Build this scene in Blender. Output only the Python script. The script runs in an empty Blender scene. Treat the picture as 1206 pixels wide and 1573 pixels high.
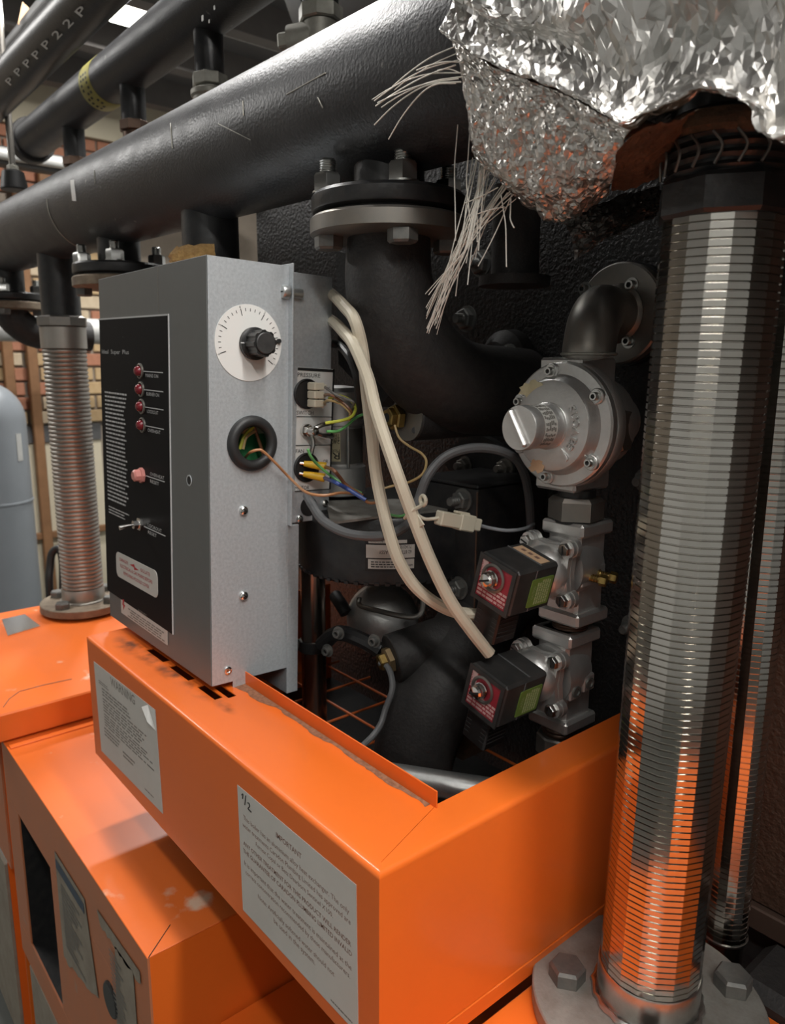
import bpy, bmesh, math, random
from mathutils import Matrix, Vector, noise
import numpy as np

# ---------------------------------------------------------------- camera
scene = bpy.context.scene
COL = scene.collection
F_PX, CX, CY = 1162.0, 603.0, 786.5
CAM = Vector((0.0, 0.0, 1.6))
YAW, PITCH, ROLL = math.radians(50.08), math.radians(11.15), math.radians(-0.27)

def _axes():
    c, s = math.cos, math.sin
    fwd = Vector((-s(YAW) * c(PITCH), c(YAW) * c(PITCH), -s(PITCH)))
    right = Vector((c(YAW), s(YAW), 0))
    down = fwd.cross(right)
    r = right * c(ROLL) + down * s(ROLL)
    d = -right * s(ROLL) + down * c(ROLL)
    return r, d, fwd
RIGHT, DOWN, FWD = _axes()

cam_data = bpy.data.cameras.new('camera')
cam = bpy.data.objects.new('camera', cam_data)
COL.objects.link(cam)
cam_data.sensor_fit = 'HORIZONTAL'
cam_data.sensor_width = 36.0
cam_data.lens = 36.0 * F_PX / 1206.0
cam_data.clip_start = 0.02
cam_data.dof.use_dof = True
cam_data.dof.focus_distance = 0.82
cam_data.dof.aperture_fstop = 11.0
cam.matrix_world = Matrix((
    (RIGHT.x, -DOWN.x, -FWD.x, CAM.x),
    (RIGHT.y, -DOWN.y, -FWD.y, CAM.y),
    (RIGHT.z, -DOWN.z, -FWD.z, CAM.z),
    (0, 0, 0, 1)))
scene.camera = cam

# ---------------------------------------------------------------- world, exposure
scene.view_settings.view_transform = 'Standard'
scene.view_settings.look = 'None'
scene.view_settings.gamma = 1.0
scene.view_settings.use_curve_mapping = False
scene.view_settings.exposure = 0.0
world = bpy.data.worlds.new('world')
scene.world = world
world.use_nodes = True
world.node_tree.nodes['Background'].inputs[0].default_value = (0.9, 0.95, 1.0, 1)
world.node_tree.nodes['Background'].inputs[1].default_value = 0.05

# ---------------------------------------------------------------- room lights and added fill lights (each hangs under its ceiling batten)
CEIL = 3.25
def area(name, loc, sx, sy, power, color=(1.0, 0.98, 0.955), aim=None):
    L = bpy.data.lights.new(name, 'AREA')
    L.shape = 'RECTANGLE'; L.size = sx; L.size_y = sy; L.energy = power; L.color = color
    o = bpy.data.objects.new(name, L); COL.objects.link(o); o.location = loc
    if aim is not None:
        o.rotation_euler = (Vector(aim) - Vector(loc)).to_track_quat('-Z', 'Y').to_euler()
    return o
# batten positions: (x, y, z, length along X, length along Y, watts)
BATTENS = [
    (0.22, 0.447, 2.62, 1.5, 0.07, 20.5),
    (-2.05, 0.98, 3.13, 0.18, 1.3, 85.0),
    (-3.665, 1.545, 3.13, 0.19, 0.19, 40.0),
    (-3.9, -0.6, 3.13, 0.16, 1.2, 40.0),  # unseen batten, added to brighten the left and front walls
    (0.70, -0.25, 2.75, 1.3, 0.10, 18.0),
    (1.3, -2.2, 3.13, 1.4, 0.16, 13.0),  # unseen batten, added to light the front wall for hose reflections and fill
]
for i, (x, y, z, lx, ly, w) in enumerate(BATTENS):
    area('batten_light', (x, y, z - 0.012), lx, ly, w)

# ---------------------------------------------------------------- helpers
def ray(px, py):
    return RIGHT * ((px - CX) / F_PX) + DOWN * ((py - CY) / F_PX) + FWD
def at(px, py, X=None, Y=None, Z=None, d=None):
    r = ray(px, py)
    if d is not None: return CAM + r * d
    if X is not None: return CAM + r * ((X - CAM.x) / r.x)
    if Y is not None: return CAM + r * ((Y - CAM.y) / r.y)
    return CAM + r * ((Z - CAM.z) / r.z)
def at_local(M, px, py, x=None, y=None, z=None):
    Mi = M.inverted(); o = Mi @ CAM; r = Mi.to_3x3() @ ray(px, py)
    if x is not None: t = (x - o.x) / r.x
    elif y is not None: t = (y - o.y) / r.y
    else: t = (z - o.z) / r.z
    return o + r * t
V = Vector
def frame(o, z, x=None):
    z = V(z).normalized()
    if x is None:
        x = V((0, 0, 1)).cross(z) if abs(z.z) < 0.95 else V((1, 0, 0))
    x = V(x); x = (x - z * x.dot(z)).normalized(); y = z.cross(x)
    o = V(o)
    return Matrix(((x.x, y.x, z.x, o.x), (x.y, y.y, z.y, o.y), (x.z, y.z, z.z, o.z), (0, 0, 0, 1)))
def spline(pts, n=8):
    pts = [V(p) for p in pts]
    if len(pts) < 3 or n <= 1: return pts
    P = [pts[0] * 2 - pts[1]] + pts + [pts[-1] * 2 - pts[-2]]
    out = []
    for i in range(1, len(P) - 2):
        a, b, c, d = P[i - 1], P[i], P[i + 1], P[i + 2]
        for k in range(n):
            t = k / n
            out.append(0.5 * ((2 * b) + (c - a) * t + (2 * a - 5 * b + 4 * c - d) * t * t + (3 * b - a - 3 * c + d) * t ** 3))
    out.append(pts[-1])
    return out

class MB:
    """collects vertices and faces of one mesh (world or local coordinates)"""
    def __init__(s): s.v = []; s.f = []
    def add(s, vs, fs, M=None):
        n = len(s.v)
        s.v += [(M @ V(p)) for p in vs] if M is not None else [V(p) for p in vs]
        s.f += [[n + i for i in f] for f in fs]
        return s
    def box(s, c, size, M=None, bev=0.0):
        hx, hy, hz = size[0] / 2, size[1] / 2, size[2] / 2
        c = V(c)
        if bev <= 0:
            vs = [c + V((x, y, z)) for x in (-hx, hx) for y in (-hy, hy) for z in (-hz, hz)]
            return s.add(vs, [(0, 1, 3, 2), (4, 6, 7, 5), (0, 4, 5, 1), (2, 3, 7, 6), (0, 2, 6, 4), (1, 5, 7, 3)], M)
        b = min(bev, hx * .9, hy * .9, hz * .9)
        vs = []; idx = {}
        for sx in (-1, 1):
            for sy in (-1, 1):
                for sz in (-1, 1):
                    for ax in range(3):
                        p = [sx * (hx - b), sy * (hy - b), sz * (hz - b)]
                        p[ax] = (sx * hx, sy * hy, sz * hz)[ax]
                        idx[(sx, sy, sz, ax)] = len(vs); vs.append(c + V(p))
        fs = []
        for ax in range(3):
            for sg in (-1, 1):
                o = [(-1, -1), (1, -1), (1, 1), (-1, 1)]
                q = []
                for a, b2 in o:
                    k = [0, 0, 0]; k[ax] = sg; k[(ax + 1) % 3] = a; k[(ax + 2) % 3] = b2
                    q.append(idx[(k[0], k[1], k[2], ax)])
                fs.append(q if sg > 0 else q[::-1])
        for ax in range(3):          # edges along ax
            a1, a2 = (ax + 1) % 3, (ax + 2) % 3
            for s1 in (-1, 1):
                for s2 in (-1, 1):
                    k = [0, 0, 0]; k[a1] = s1; k[a2] = s2
                    k0 = list(k); k0[ax] = -1; k1 = list(k); k1[ax] = 1
                    q = [idx[(*k0, a1)], idx[(*k1, a1)], idx[(*k1, a2)], idx[(*k0, a2)]]
                    fs.append(q if s1 * s2 < 0 else q[::-1])
        for sx in (-1, 1):
            for sy in (-1, 1):
                for sz in (-1, 1):
                    q = [idx[(sx, sy, sz, 0)], idx[(sx, sy, sz, 1)], idx[(sx, sy, sz, 2)]]
                    fs.append(q if sx * sy * sz > 0 else q[::-1])
        return s.add(vs, fs, M)
    def aabb(s, a, b, bev=0.0, M=None):
        a = V(a); b = V(b)
        return s.box((a + b) / 2, [abs(b[i] - a[i]) for i in range(3)], M, bev)
    def lathe(s, prof, M=None, seg=32, phase=0.0, cap0=True, cap1=True):
        """prof: list of (radius, height) along local z"""
        vs = []; fs = []; n = len(prof)
        for r, h in prof:
            for k in range(seg):
                a = 2 * math.pi * k / seg + phase
                vs.append((r * math.cos(a), r * math.sin(a), h))
        for i in range(n - 1):
            for k in range(seg):
                k2 = (k + 1) % seg
                fs.append((i * seg + k, i * seg + k2, (i + 1) * seg + k2, (i + 1) * seg + k))
        if cap0: fs.append(tuple(range(seg))[::-1])
        if cap1: fs.append(tuple((n - 1) * seg + k for k in range(seg)))
        return s.add(vs, fs, M)
    def cyl(s, p0, p1, r, r1=None, seg=24, bev=0.0):
        p0 = V(p0); p1 = V(p1); L = (p1 - p0).length
        r1 = r if r1 is None else r1
        M = frame(p0, p1 - p0)
        if bev > 0: pr = [(r - bev, 0), (r, bev), (r1, L - bev), (r1 - bev, L)]
        else: pr = [(r, 0), (r1, L)]
        return s.lathe(pr, M, seg)
    def tube(s, pts, r, seg=10, n=8, closed_caps=True):
        P = spline(pts, n); m = len(P)
        R = r if callable(r) else (lambda t: r)
        T = []
        for i in range(m):
            t = (P[min(i + 1, m - 1)] - P[max(i - 1, 0)])
            T.append(t.normalized())
        x = frame((0, 0, 0), T[0]).to_3x3().col[0]
        vs = []; fs = []
        for i in range(m):
            x = (x - T[i] * x.dot(T[i])).normalized(); y = T[i].cross(x)
            rr = R(i / (m - 1))
            for k in range(seg):
                a = 2 * math.pi * k / seg
                vs.append(P[i] + (x * math.cos(a) + y * math.sin(a)) * rr)
        for i in range(m - 1):
            for k in range(seg):
                k2 = (k + 1) % seg
                fs.append((i * seg + k, i * seg + k2, (i + 1) * seg + k2, (i + 1) * seg + k))
        if closed_caps:
            fs.append(tuple(range(seg))[::-1]); fs.append(tuple((m - 1) * seg + k for k in range(seg)))
        return s.add(vs, fs)
    def prism(s, poly, h0, h1, M=None):
        n = len(poly)
        vs = [(p[0], p[1], h0) for p in poly] + [(p[0], p[1], h1) for p in poly]
        fs = [tuple(range(n))[::-1], tuple(range(n, 2 * n))]
        fs += [(k, (k + 1) % n, n + (k + 1) % n, n + k) for k in range(n)]
        return s.add(vs, fs, M)
    def rings(s, outer, inner, h0, h1, M=None):
        """plate with a hole: outer and inner loops of equal length, extruded"""
        n = len(outer)
        vs = [(p[0], p[1], h) for h in (h0, h1) for L in (outer, inner) for p in L]
        fs = []
        for k in range(n):
            j = (k + 1) % n
            fs.append((2 * n + k, 2 * n + j, 3 * n + j, 3 * n + k))
            fs.append((k, n + k, n + j, j))
            fs.append((k, j, 2 * n + j, 2 * n + k))
            fs.append((n + k, 3 * n + k, 3 * n + j, n + j))
        return s.add(vs, fs, M)
    def grid(s, G):
        nr, nc = len(G), len(G[0])
        vs = [p for row in G for p in row]
        fs = [(i * nc + j, i * nc + j + 1, (i + 1) * nc + j + 1, (i + 1) * nc + j) for i in range(nr - 1) for j in range(nc - 1)]
        return s.add(vs, fs)
    def hexhead(s, M, af, h, seg=6):
        """hex bolt head with chamfered top, af = across flats, local z up"""
        r = af / 2 / math.cos(math.pi / 6)
        s.lathe([(r, 0), (r, h * .82), (r * .86, h)], M, 6, phase=0.3)
        return s
    def mesh(s, name, mat=None, sm=35, inv=None):
        me = bpy.data.meshes.new(name)
        vs = [tuple(inv @ p) for p in s.v] if inv is not None else [tuple(p) for p in s.v]
        me.from_pydata(vs, [], s.f); me.update()
        bm = bmesh.new(); bm.from_mesh(me); bmesh.ops.recalc_face_normals(bm, faces=bm.faces); bm.to_mesh(me); bm.free()
        if sm:
            me.polygons.foreach_set('use_smooth', [True] * len(me.polygons))
            me.set_sharp_from_angle(angle=math.radians(sm))
        if mat is not None: me.materials.append(mat)
        return me

MW = {}
def tag(o, label=None, cat=None, group=None, kind=None):
    if label: o['label'] = label
    if cat: o['category'] = cat
    if group: o['group'] = group
    if kind: o['kind'] = kind
    return o
def thing(name, label, cat, loc=(0, 0, 0), M=None, group=None):
    o = bpy.data.objects.new(name, None); COL.objects.link(o)
    M = M if M is not None else Matrix.Translation(V(loc))
    o.matrix_world = M; o.empty_display_size = 0.02
    MW[o.name] = M.copy()
    return tag(o, label, cat, group)
def part(name, mb, mat, parent, local=False, sm=35, label=None, kind=None):
    """mesh child; mb in world coordinates unless local (in the parent's frame)"""
    M = MW[parent.name]
    me = mb.mesh(name, mat, sm, None if local else M.inverted())
    o = bpy.data.objects.new(name, me); COL.objects.link(o); o.parent = parent
    MW[o.name] = M.copy()
    return tag(o, label, None, None, kind)
def inst(name, me, parent, Mw, label=None):
    """child that shares mesh data, placed by a world matrix"""
    o = bpy.data.objects.new(name, me); COL.objects.link(o); o.parent = parent
    o.matrix_local = MW[parent.name].inverted() @ Mw
    MW[o.name] = Mw.copy()
    return tag(o, label)
def solo(name, mb, mat, label, cat, group=None, kind=None, sm=35, base=None):
    """a thing that is one mesh; origin at the lowest point of it"""
    if base is None:
        n = len(mb.v); base = sum(mb.v, V((0, 0, 0))) / n; base.z = min(p.z for p in mb.v)
    M = Matrix.Translation(base)
    o = bpy.data.objects.new(name, mb.mesh(name, mat, sm, M.inverted())); COL.objects.link(o)
    o.matrix_world = M; MW[o.name] = M
    return tag(o, label, cat, group, kind)
def struct(name, mb, mat, sm=35):
    return solo(name, mb, mat, None, None, kind='structure', sm=sm)
def copy_tree(o, M, label=None):
    """copies a thing with its parts and sub-parts, placed by a world matrix"""
    r = o.copy(); COL.objects.link(r); r.matrix_world = M; MW[r.name] = M.copy()
    if label: r['label'] = label
    def rec(src, dst):
        for ch in [c for c in bpy.data.objects if c.parent == src]:
            c = ch.copy(); COL.objects.link(c); c.parent = dst; MW[c.name] = MW[dst.name] @ ch.matrix_local
            rec(ch, c)
    rec(o, r)
    return r

class Patch:
    """flat patch with its own u (right), v (up), n (outward) axes"""
    def __init__(s, tl, tr, bl):
        s.o = V(bl); u = V(tr) - V(tl); v = V(tl) - V(bl)
        s.w = u.length; s.h = v.length
        s.u = u.normalized(); s.n = s.u.cross(v).normalized(); s.v = s.n.cross(s.u)
    def p(s, a, b, n=0.0): return s.o + s.u * (a * s.w) + s.v * (b * s.h) + s.n * n
    def M(s, a=0, b=0, n=0.0):
        o = s.p(a, b, n)
        return Matrix(((s.u.x, s.v.x, s.n.x, o.x), (s.u.y, s.v.y, s.n.y, o.y), (s.u.z, s.v.z, s.n.z, o.z), (0, 0, 0, 1)))
    def slab(s, mb, a0, b0, a1, b1, n0, n1):
        vs = [s.p(a, b, n) for n in (n0, n1) for a, b in ((a0, b0), (a1, b0), (a1, b1), (a0, b1))]
        return mb.add(vs, [(3, 2, 1, 0), (4, 5, 6, 7), (0, 1, 5, 4), (1, 2, 6, 5), (2, 3, 7, 6), (3, 0, 4, 7)])
    def rounded(s, mb, a0, b0, a1, b1, rad, n0, n1):
        x0, x1, y0, y1 = a0 * s.w, a1 * s.w, b0 * s.h, b1 * s.h
        P = []
        for cx_, cy_, st in ((x1 - rad, y1 - rad, 0), (x0 + rad, y1 - rad, 90), (x0 + rad, y0 + rad, 180), (x1 - rad, y0 + rad, 270)):
            for k in range(6):
                a = math.radians(st + k * 18); P.append((cx_ + rad * math.cos(a), cy_ + rad * math.sin(a)))
        return mb.prism(P, n0, n1, s.M())

def text_mb(body, patch, a, b, w=None, h=None, align='LEFT', n=0.0008, mb=None, rot=0.0, thick=0.0, bold=False, flip=False):
    """real lettering laid on a patch: (a, b) is the left/centre end of the first baseline"""
    cu = bpy.data.curves.new('lettering', 'FONT')
    cu.body = body; cu.size = 1.0; cu.align_x = align; cu.resolution_u = 2
    cu.extrude = 0.0; cu.space_line = 1.05
    if bold: cu.offset = 0.012
    ob = bpy.data.objects.new('lettering', cu)
    me = bpy.data.meshes.new_from_object(ob)
    vs = [v.co.copy() for v in me.vertices]; fs = [tuple(p.vertices) for p in me.polygons]
    bpy.data.objects.remove(ob); bpy.data.curves.remove(cu); bpy.data.meshes.remove(me)
    mb = mb or MB()
    if not vs: return mb
    x0 = min(v.x for v in vs); x1 = max(v.x for v in vs); y0 = min(v.y for v in vs); y1 = max(v.y for v in vs)
    sx = w * patch.w / (x1 - x0) if w else None
    sy = h * patch.h / (y1 - y0) if h else None
    if sx is None: sx = sy
    if sy is None: sy = sx
    M = patch.M(a, b, n) @ Matrix.Rotation(rot, 4, 'Z')
    out = []
    for v in vs:
        x = v.x if align != 'LEFT' else v.x - x0
        out.append(M @ V((x * sx, v.y * sy, 0)))
    mb.add(out, fs)
    return mb
def greek(patch, a0, b0, a1, b1, rows, seed=1, n=0.0008, mb=None, ragged=0.25, centre=False, fill=0.5):
    """lines of print too small to read: word-length strokes"""
    rnd = random.Random(seed); mb = mb or MB()
    dh = (b1 - b0) / rows
    for i in range(rows):
        end = a1 - (a1 - a0) * ragged * rnd.random(); st = a0
        if centre:
            m = (a1 - a0) * ragged * rnd.random() * .5; st = a0 + m; end = a1 - m
        x = st; y = b1 - (i + 1) * dh
        while x < end:
            w = min((a1 - a0) * (0.04 + 0.12 * rnd.random()), end - x)
            if w > 0: mb.add([patch.p(x, y, n), patch.p(x + w, y, n), patch.p(x + w, y + dh * fill, n), patch.p(x, y + dh * fill, n)], [(0, 1, 2, 3)])
            x += w + (a1 - a0) * 0.018
    return mb

# ---------------------------------------------------------------- materials
def mat(name, color, rough=0.5, metal=0.0, var=None, bump=None, coat=0.0, spec=0.5, spots=None, emit=None, rvar=0.0):
    """var=(scale, amount, color2); bump=(scale, strength, kind); spots=(scale, low, high, color)"""
    m = bpy.data.materials.new(name); m.use_nodes = True
    nt = m.node_tree; N = nt.nodes; L = nt.links
    b = N['Principled BSDF']
    b.inputs['Base Color'].default_value = (*color, 1); b.inputs['Roughness'].default_value = rough
    b.inputs['Metallic'].default_value = metal; b.inputs['Specular IOR Level'].default_value = spec
    if coat: b.inputs['Coat Weight'].default_value = coat; b.inputs['Coat Roughness'].default_value = 0.12
    tc = N.new('ShaderNodeTexCoord')
    col = None
    if var:
        t = N.new('ShaderNodeTexNoise'); t.inputs['Scale'].default_value = var[0]; t.inputs['Detail'].default_value = 6; t.inputs['Roughness'].default_value = 0.65
        L.new(tc.outputs['Object'], t.inputs['Vector'])
        r = N.new('ShaderNodeMapRange'); r.inputs[1].default_value = 0.35; r.inputs[2].default_value = 0.7; r.inputs[3].default_value = 0; r.inputs[4].default_value = var[1]
        L.new(t.outputs['Fac'], r.inputs[0])
        mx = N.new('ShaderNodeMix'); mx.data_type = 'RGBA'
        mx.inputs[6].default_value = (*color, 1); mx.inputs[7].default_value = (*var[2], 1)
        L.new(r.outputs[0], mx.inputs[0]); col = mx.outputs[2]
        if rvar:
            rr = N.new('ShaderNodeMapRange'); rr.inputs[1].default_value = 0.3; rr.inputs[2].default_value = 0.7
            rr.inputs[3].default_value = rough; rr.inputs[4].default_value = rough + rvar
            L.new(t.outputs['Fac'], rr.inputs[0]); L.new(rr.outputs[0], b.inputs['Roughness'])
    if spots:
        t = N.new('ShaderNodeTexNoise'); t.inputs['Scale'].default_value = spots[0]; t.inputs['Detail'].default_value = 5
        L.new(tc.outputs['Object'], t.inputs['Vector'])
        r = N.new('ShaderNodeMapRange'); r.inputs[1].default_value = spots[1]; r.inputs[2].default_value = spots[2]
        L.new(t.outputs['Fac'], r.inputs[0])
        mx = N.new('ShaderNodeMix'); mx.data_type = 'RGBA'
        if col is not None: L.new(col, mx.inputs[6])
        else: mx.inputs[6].default_value = (*color, 1)
        mx.inputs[7].default_value = (*spots[3], 1)
        L.new(r.outputs[0], mx.inputs[0]); col = mx.outputs[2]
    if col is not None: L.new(col, b.inputs['Base Color'])
    if bump:
        if bump[2] == 'voronoi':
            t = N.new('ShaderNodeTexVoronoi'); t.inputs['Scale'].default_value = bump[0]; out = t.outputs['Distance']
        else:
            t = N.new('ShaderNodeTexNoise'); t.inputs['Scale'].default_value = bump[0]; t.inputs['Detail'].default_value = 4; out = t.outputs['Fac']
        L.new(tc.outputs['Object'], t.inputs['Vector'])
        bp = N.new('ShaderNodeBump'); bp.inputs['Strength'].default_value = bump[1]; bp.inputs['Distance'].default_value = 0.004
        L.new(out, bp.inputs['Height']); L.new(bp.outputs[0], b.inputs['Normal'])
    if emit:
        b.inputs['Emission Color'].default_value = (*emit[0], 1); b.inputs['Emission Strength'].default_value = emit[1]
    return m
M_ = {}
def dm(k, *a, **kw): M_[k] = mat(k, *a, **kw)
ORANGE = (0.80, 0.155, 0.018)
dm('orange_paint', ORANGE, 0.36, var=(7, .25, (0.68, 0.12, 0.02)), coat=.2, spec=.4)
dm('orange_scuffed', ORANGE, 0.38, var=(5, .4, (0.70, 0.17, 0.06)), coat=.10, spec=.4, spots=(14, .66, .76, (0.75, 0.5, 0.36)))
dm('orange_old', (0.52, 0.17, 0.07), 0.5, var=(6, .7, (0.40, 0.17, 0.09)), spots=(18, .66, .78, (0.36, 0.27, 0.2)))
dm('orange_wire', (0.62, 0.14, 0.03), 0.5)
dm('dust', (0.30, 0.15, 0.09), 0.95, var=(220, 1, (0.16, 0.07, 0.04)), spec=.1)
dm('soot', (0.13, 0.055, 0.03), 0.9, spec=.1)
dm('galv', (0.58, 0.61, 0.63), 0.46, 0.5, var=(260, .55, (0.36, 0.39, 0.41)), bump=(420, .05, 'noise'))
dm('galv_tube', (0.62, 0.63, 0.62), 0.33, 0.9, var=(60, .6, (0.42, 0.43, 0.42)))
dm('steel_dark', (0.23, 0.22, 0.205), 0.42, 0.8, var=(30, .7, (0.30, 0.27, 0.23)))
dm('steel_bright', (0.62, 0.62, 0.60), 0.28, 1.0, var=(60, .6, (0.42, 0.42, 0.4)))
dm('steel_tube', (0.45, 0.38, 0.33), 0.25, 1.0, var=(25, .5, (0.3, 0.24, 0.2)))
dm('alu_cast', (0.74, 0.735, 0.72), 0.42, 0.85, var=(45, .6, (0.56, 0.55, 0.53)), bump=(300, .08, 'noise'))
dm('hose_metal', (0.64, 0.62, 0.58), 0.13, 1.0, var=(14, .5, (0.46, 0.42, 0.37)))
dm('hose_worn', (0.42, 0.40, 0.365), 0.42, 0.8, var=(14, .7, (0.36, 0.31, 0.27)))
dm('flange_zinc', (0.36, 0.35, 0.32), 0.6, 0.5, var=(38, .9, (0.24, 0.22, 0.19)), bump=(260, .12, 'noise'))
dm('flange_rust', (0.27, 0.22, 0.16), 0.7, 0.3, var=(35, .9, (0.14, 0.10, 0.07)))
dm('bolt_dark', (0.14, 0.145, 0.14), 0.5, 0.6, var=(60, .8, (0.24, 0.23, 0.21)))
dm('black_paint', (0.012, 0.0125, 0.014), 0.38, var=(60, .8, (0.03, 0.028, 0.026)), bump=(160, .10, 'noise'), spec=.5)
dm('black_pipe', (0.016, 0.017, 0.020), 0.36, var=(16, .7, (0.045, 0.043, 0.045)), bump=(240, .20, 'noise'), spots=(55, .70, .76, (0.20, 0.19, 0.18)), rvar=.15)
dm('black_cast', (0.018, 0.017, 0.017), 0.62, var=(90, .8, (0.034, 0.031, 0.029)), bump=(240, .22, 'noise'))
dm('black_hammer', (0.014, 0.013, 0.013), 0.40, bump=(170, .75, 'noise'), spec=.5)
dm('brown_hammer', (0.075, 0.040, 0.026), 0.42, var=(18, .6, (0.045, 0.025, 0.018)), bump=(170, .75, 'noise'))
dm('brown_frame', (0.10, 0.062, 0.046), 0.5, 0.3, var=(20, .6, (0.07, 0.045, 0.036)))
dm('black_plastic', (0.014, 0.014, 0.014), 0.34, var=(120, .5, (0.03, 0.03, 0.03)))
dm('coil_plastic', (0.028, 0.028, 0.028), 0.42, var=(55, .8, (0.055, 0.052, 0.05)))
dm('plug_plastic', (0.012, 0.010, 0.010), 0.38)
dm('rubber', (0.016, 0.016, 0.016), 0.5, var=(50, .4, (0.03, 0.03, 0.03)))
dm('white_print', (0.72, 0.71, 0.68), 0.45)
dm('paper', (0.58, 0.57, 0.53), 0.65, var=(10, .5, (0.50, 0.48, 0.44)))
dm('paper_dirty', (0.30, 0.265, 0.21), 0.75, var=(22, .9, (0.22, 0.18, 0.14)))
dm('panel_black', (0.012, 0.012, 0.013), 0.5, spec=.05, spots=(330, .74, .78, (0.2, 0.2, 0.2)))
dm('ink_black', (0.012, 0.012, 0.012), 0.6)
dm('ink_grey', (0.20, 0.19, 0.17), 0.6)
dm('ink_brown', (0.22, 0.12, 0.09), 0.6)
dm('ink_blue', (0.05, 0.07, 0.10), 0.6)
dm('ink_red', (0.45, 0.02, 0.03), 0.6)
dm('ink_white', (0.55, 0.55, 0.55), 0.6)
dm('label_red', (0.33, 0.025, 0.04), 0.45)
dm('label_pink', (0.62, 0.40, 0.38), 0.5)
dm('label_green', (0.16, 0.25, 0.05), 0.45)
dm('label_green_print', (0.42, 0.46, 0.24), 0.5)
dm('label_tan', (0.66, 0.44, 0.27), 0.5)
dm('label_cream', (0.62, 0.55, 0.36), 0.6, var=(90, .8, (0.45, 0.38, 0.22)))
dm('lens_red', (0.16, 0.012, 0.018), 0.25)
dm('lens_pink', (0.60, 0.24, 0.21), 0.3)
dm('chrome', (0.72, 0.71, 0.69), 0.16, 1.0)
dm('brass', (0.42, 0.29, 0.09), 0.32, 0.9, var=(80, .7, (0.22, 0.14, 0.06)))
dm('brass_dull', (0.24, 0.17, 0.09), 0.5, 0.7)
dm('cable_cream', (0.68, 0.61, 0.48), 0.45, var=(30, .4, (0.56, 0.48, 0.36)))
dm('cable_grey', (0.11, 0.112, 0.115), 0.45)
dm('cable_pale', (0.32, 0.33, 0.35), 0.45)
dm('nylon', (0.68, 0.62, 0.49), 0.42)
dm('wire_brown', (0.20, 0.085, 0.04), 0.42)
dm('wire_copper', (0.42, 0.20, 0.09), 0.4)
dm('wire_tan', (0.45, 0.32, 0.14), 0.45)
dm('wire_grey', (0.16, 0.15, 0.14), 0.45)
dm('wire_green', (0.12, 0.38, 0.12), 0.42)
dm('wire_yellow_green', (0.50, 0.52, 0.06), 0.42)
dm('wire_blue', (0.05, 0.10, 0.36), 0.42)
dm('crimp_yellow', (0.78, 0.47, 0.03), 0.4)
dm('pcb_green', (0.05, 0.26, 0.10), 0.45)
dm('foil', (0.74, 0.73, 0.71), 0.36, 1.0, var=(16, .6, (0.58, 0.55, 0.51)), bump=(140, .12, 'noise'))
dm('foil_crumpled', (0.72, 0.70, 0.67), 0.34, 1.0, var=(14, .6, (0.50, 0.46, 0.42)), bump=(190, .30, 'voronoi'))
dm('shaded_galv', (0.135, 0.142, 0.14), 0.42, 0.1, var=(30, .5, (0.12, 0.126, 0.124)))  # darker grey for the control box front, its shade mixed into the colour
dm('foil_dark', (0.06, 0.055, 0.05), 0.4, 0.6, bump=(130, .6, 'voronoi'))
dm('lagging_core', (0.16, 0.085, 0.045), 0.95, var=(40, .9, (0.07, 0.04, 0.025)), bump=(120, .9, 'noise'))
dm('fibre_tan', (0.55, 0.34, 0.13), 0.9, var=(140, .8, (0.34, 0.18, 0.06)), bump=(200, .8, 'noise'))
dm('strand', (0.78, 0.74, 0.66), 0.55)
dm('tape_yellow', (0.28, 0.25, 0.06), 0.5)
dm('copper_pipe', (0.13, 0.085, 0.062), 0.42, 0.8, var=(30, .7, (0.1, 0.06, 0.045)))
dm('grey_valve', (0.34, 0.33, 0.29), 0.5, 0.4, var=(40, .8, (0.22, 0.21, 0.18)))
dm('tank_grey', (0.22, 0.24, 0.26), 0.38, var=(12, .3, (0.18, 0.2, 0.21)))
dm('lagged_white', (0.52, 0.52, 0.50), 0.5, 0.2, var=(20, .6, (0.38, 0.38, 0.36)))
dm('duct_grey', (0.11, 0.11, 0.11), 0.5, 0.4, var=(10, .4, (0.15, 0.15, 0.15)))
dm('cream_wall', (0.62, 0.56, 0.42), 0.8, var=(3, .5, (0.50, 0.44, 0.32)))
dm('mortar', (0.30, 0.25, 0.20), 0.9, var=(30, .5, (0.22, 0.19, 0.15)))
dm('brick_red', (0.42, 0.19, 0.115), 0.85, var=(25, .8, (0.33, 0.14, 0.08)))
dm('brick_buff', (0.50, 0.36, 0.20), 0.85, var=(20, .8, (0.42, 0.28, 0.14)))
dm('brick_pale', (0.58, 0.48, 0.34), 0.85, var=(20, .8, (0.46, 0.36, 0.24)))
dm('timber', (0.23, 0.115, 0.05), 0.7, var=(14, .7, (0.16, 0.075, 0.03)))
dm('joist', (0.16, 0.15, 0.14), 0.8, var=(5, .6, (0.11, 0.10, 0.095)))
dm('ceiling_board', (0.105, 0.10, 0.098), 0.85, var=(4, .5, (0.075, 0.07, 0.07)))
dm('concrete', (0.10, 0.105, 0.095), 0.75, var=(5, .7, (0.065, 0.07, 0.062)))
dm('room_wall', (0.62, 0.63, 0.62), 0.85, var=(3, .4, (0.54, 0.55, 0.54)))
dm('diffuser', (0.9, 0.9, 0.88), 0.4, emit=((1.0, 0.97, 0.86), 9.0))
dm('fixture_white', (0.6, 0.6, 0.58), 0.5)
dm('glass_dark', (0.006, 0.007, 0.008), 0.12)
dm('tag_brown', (0.36, 0.22, 0.12), 0.7)

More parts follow.
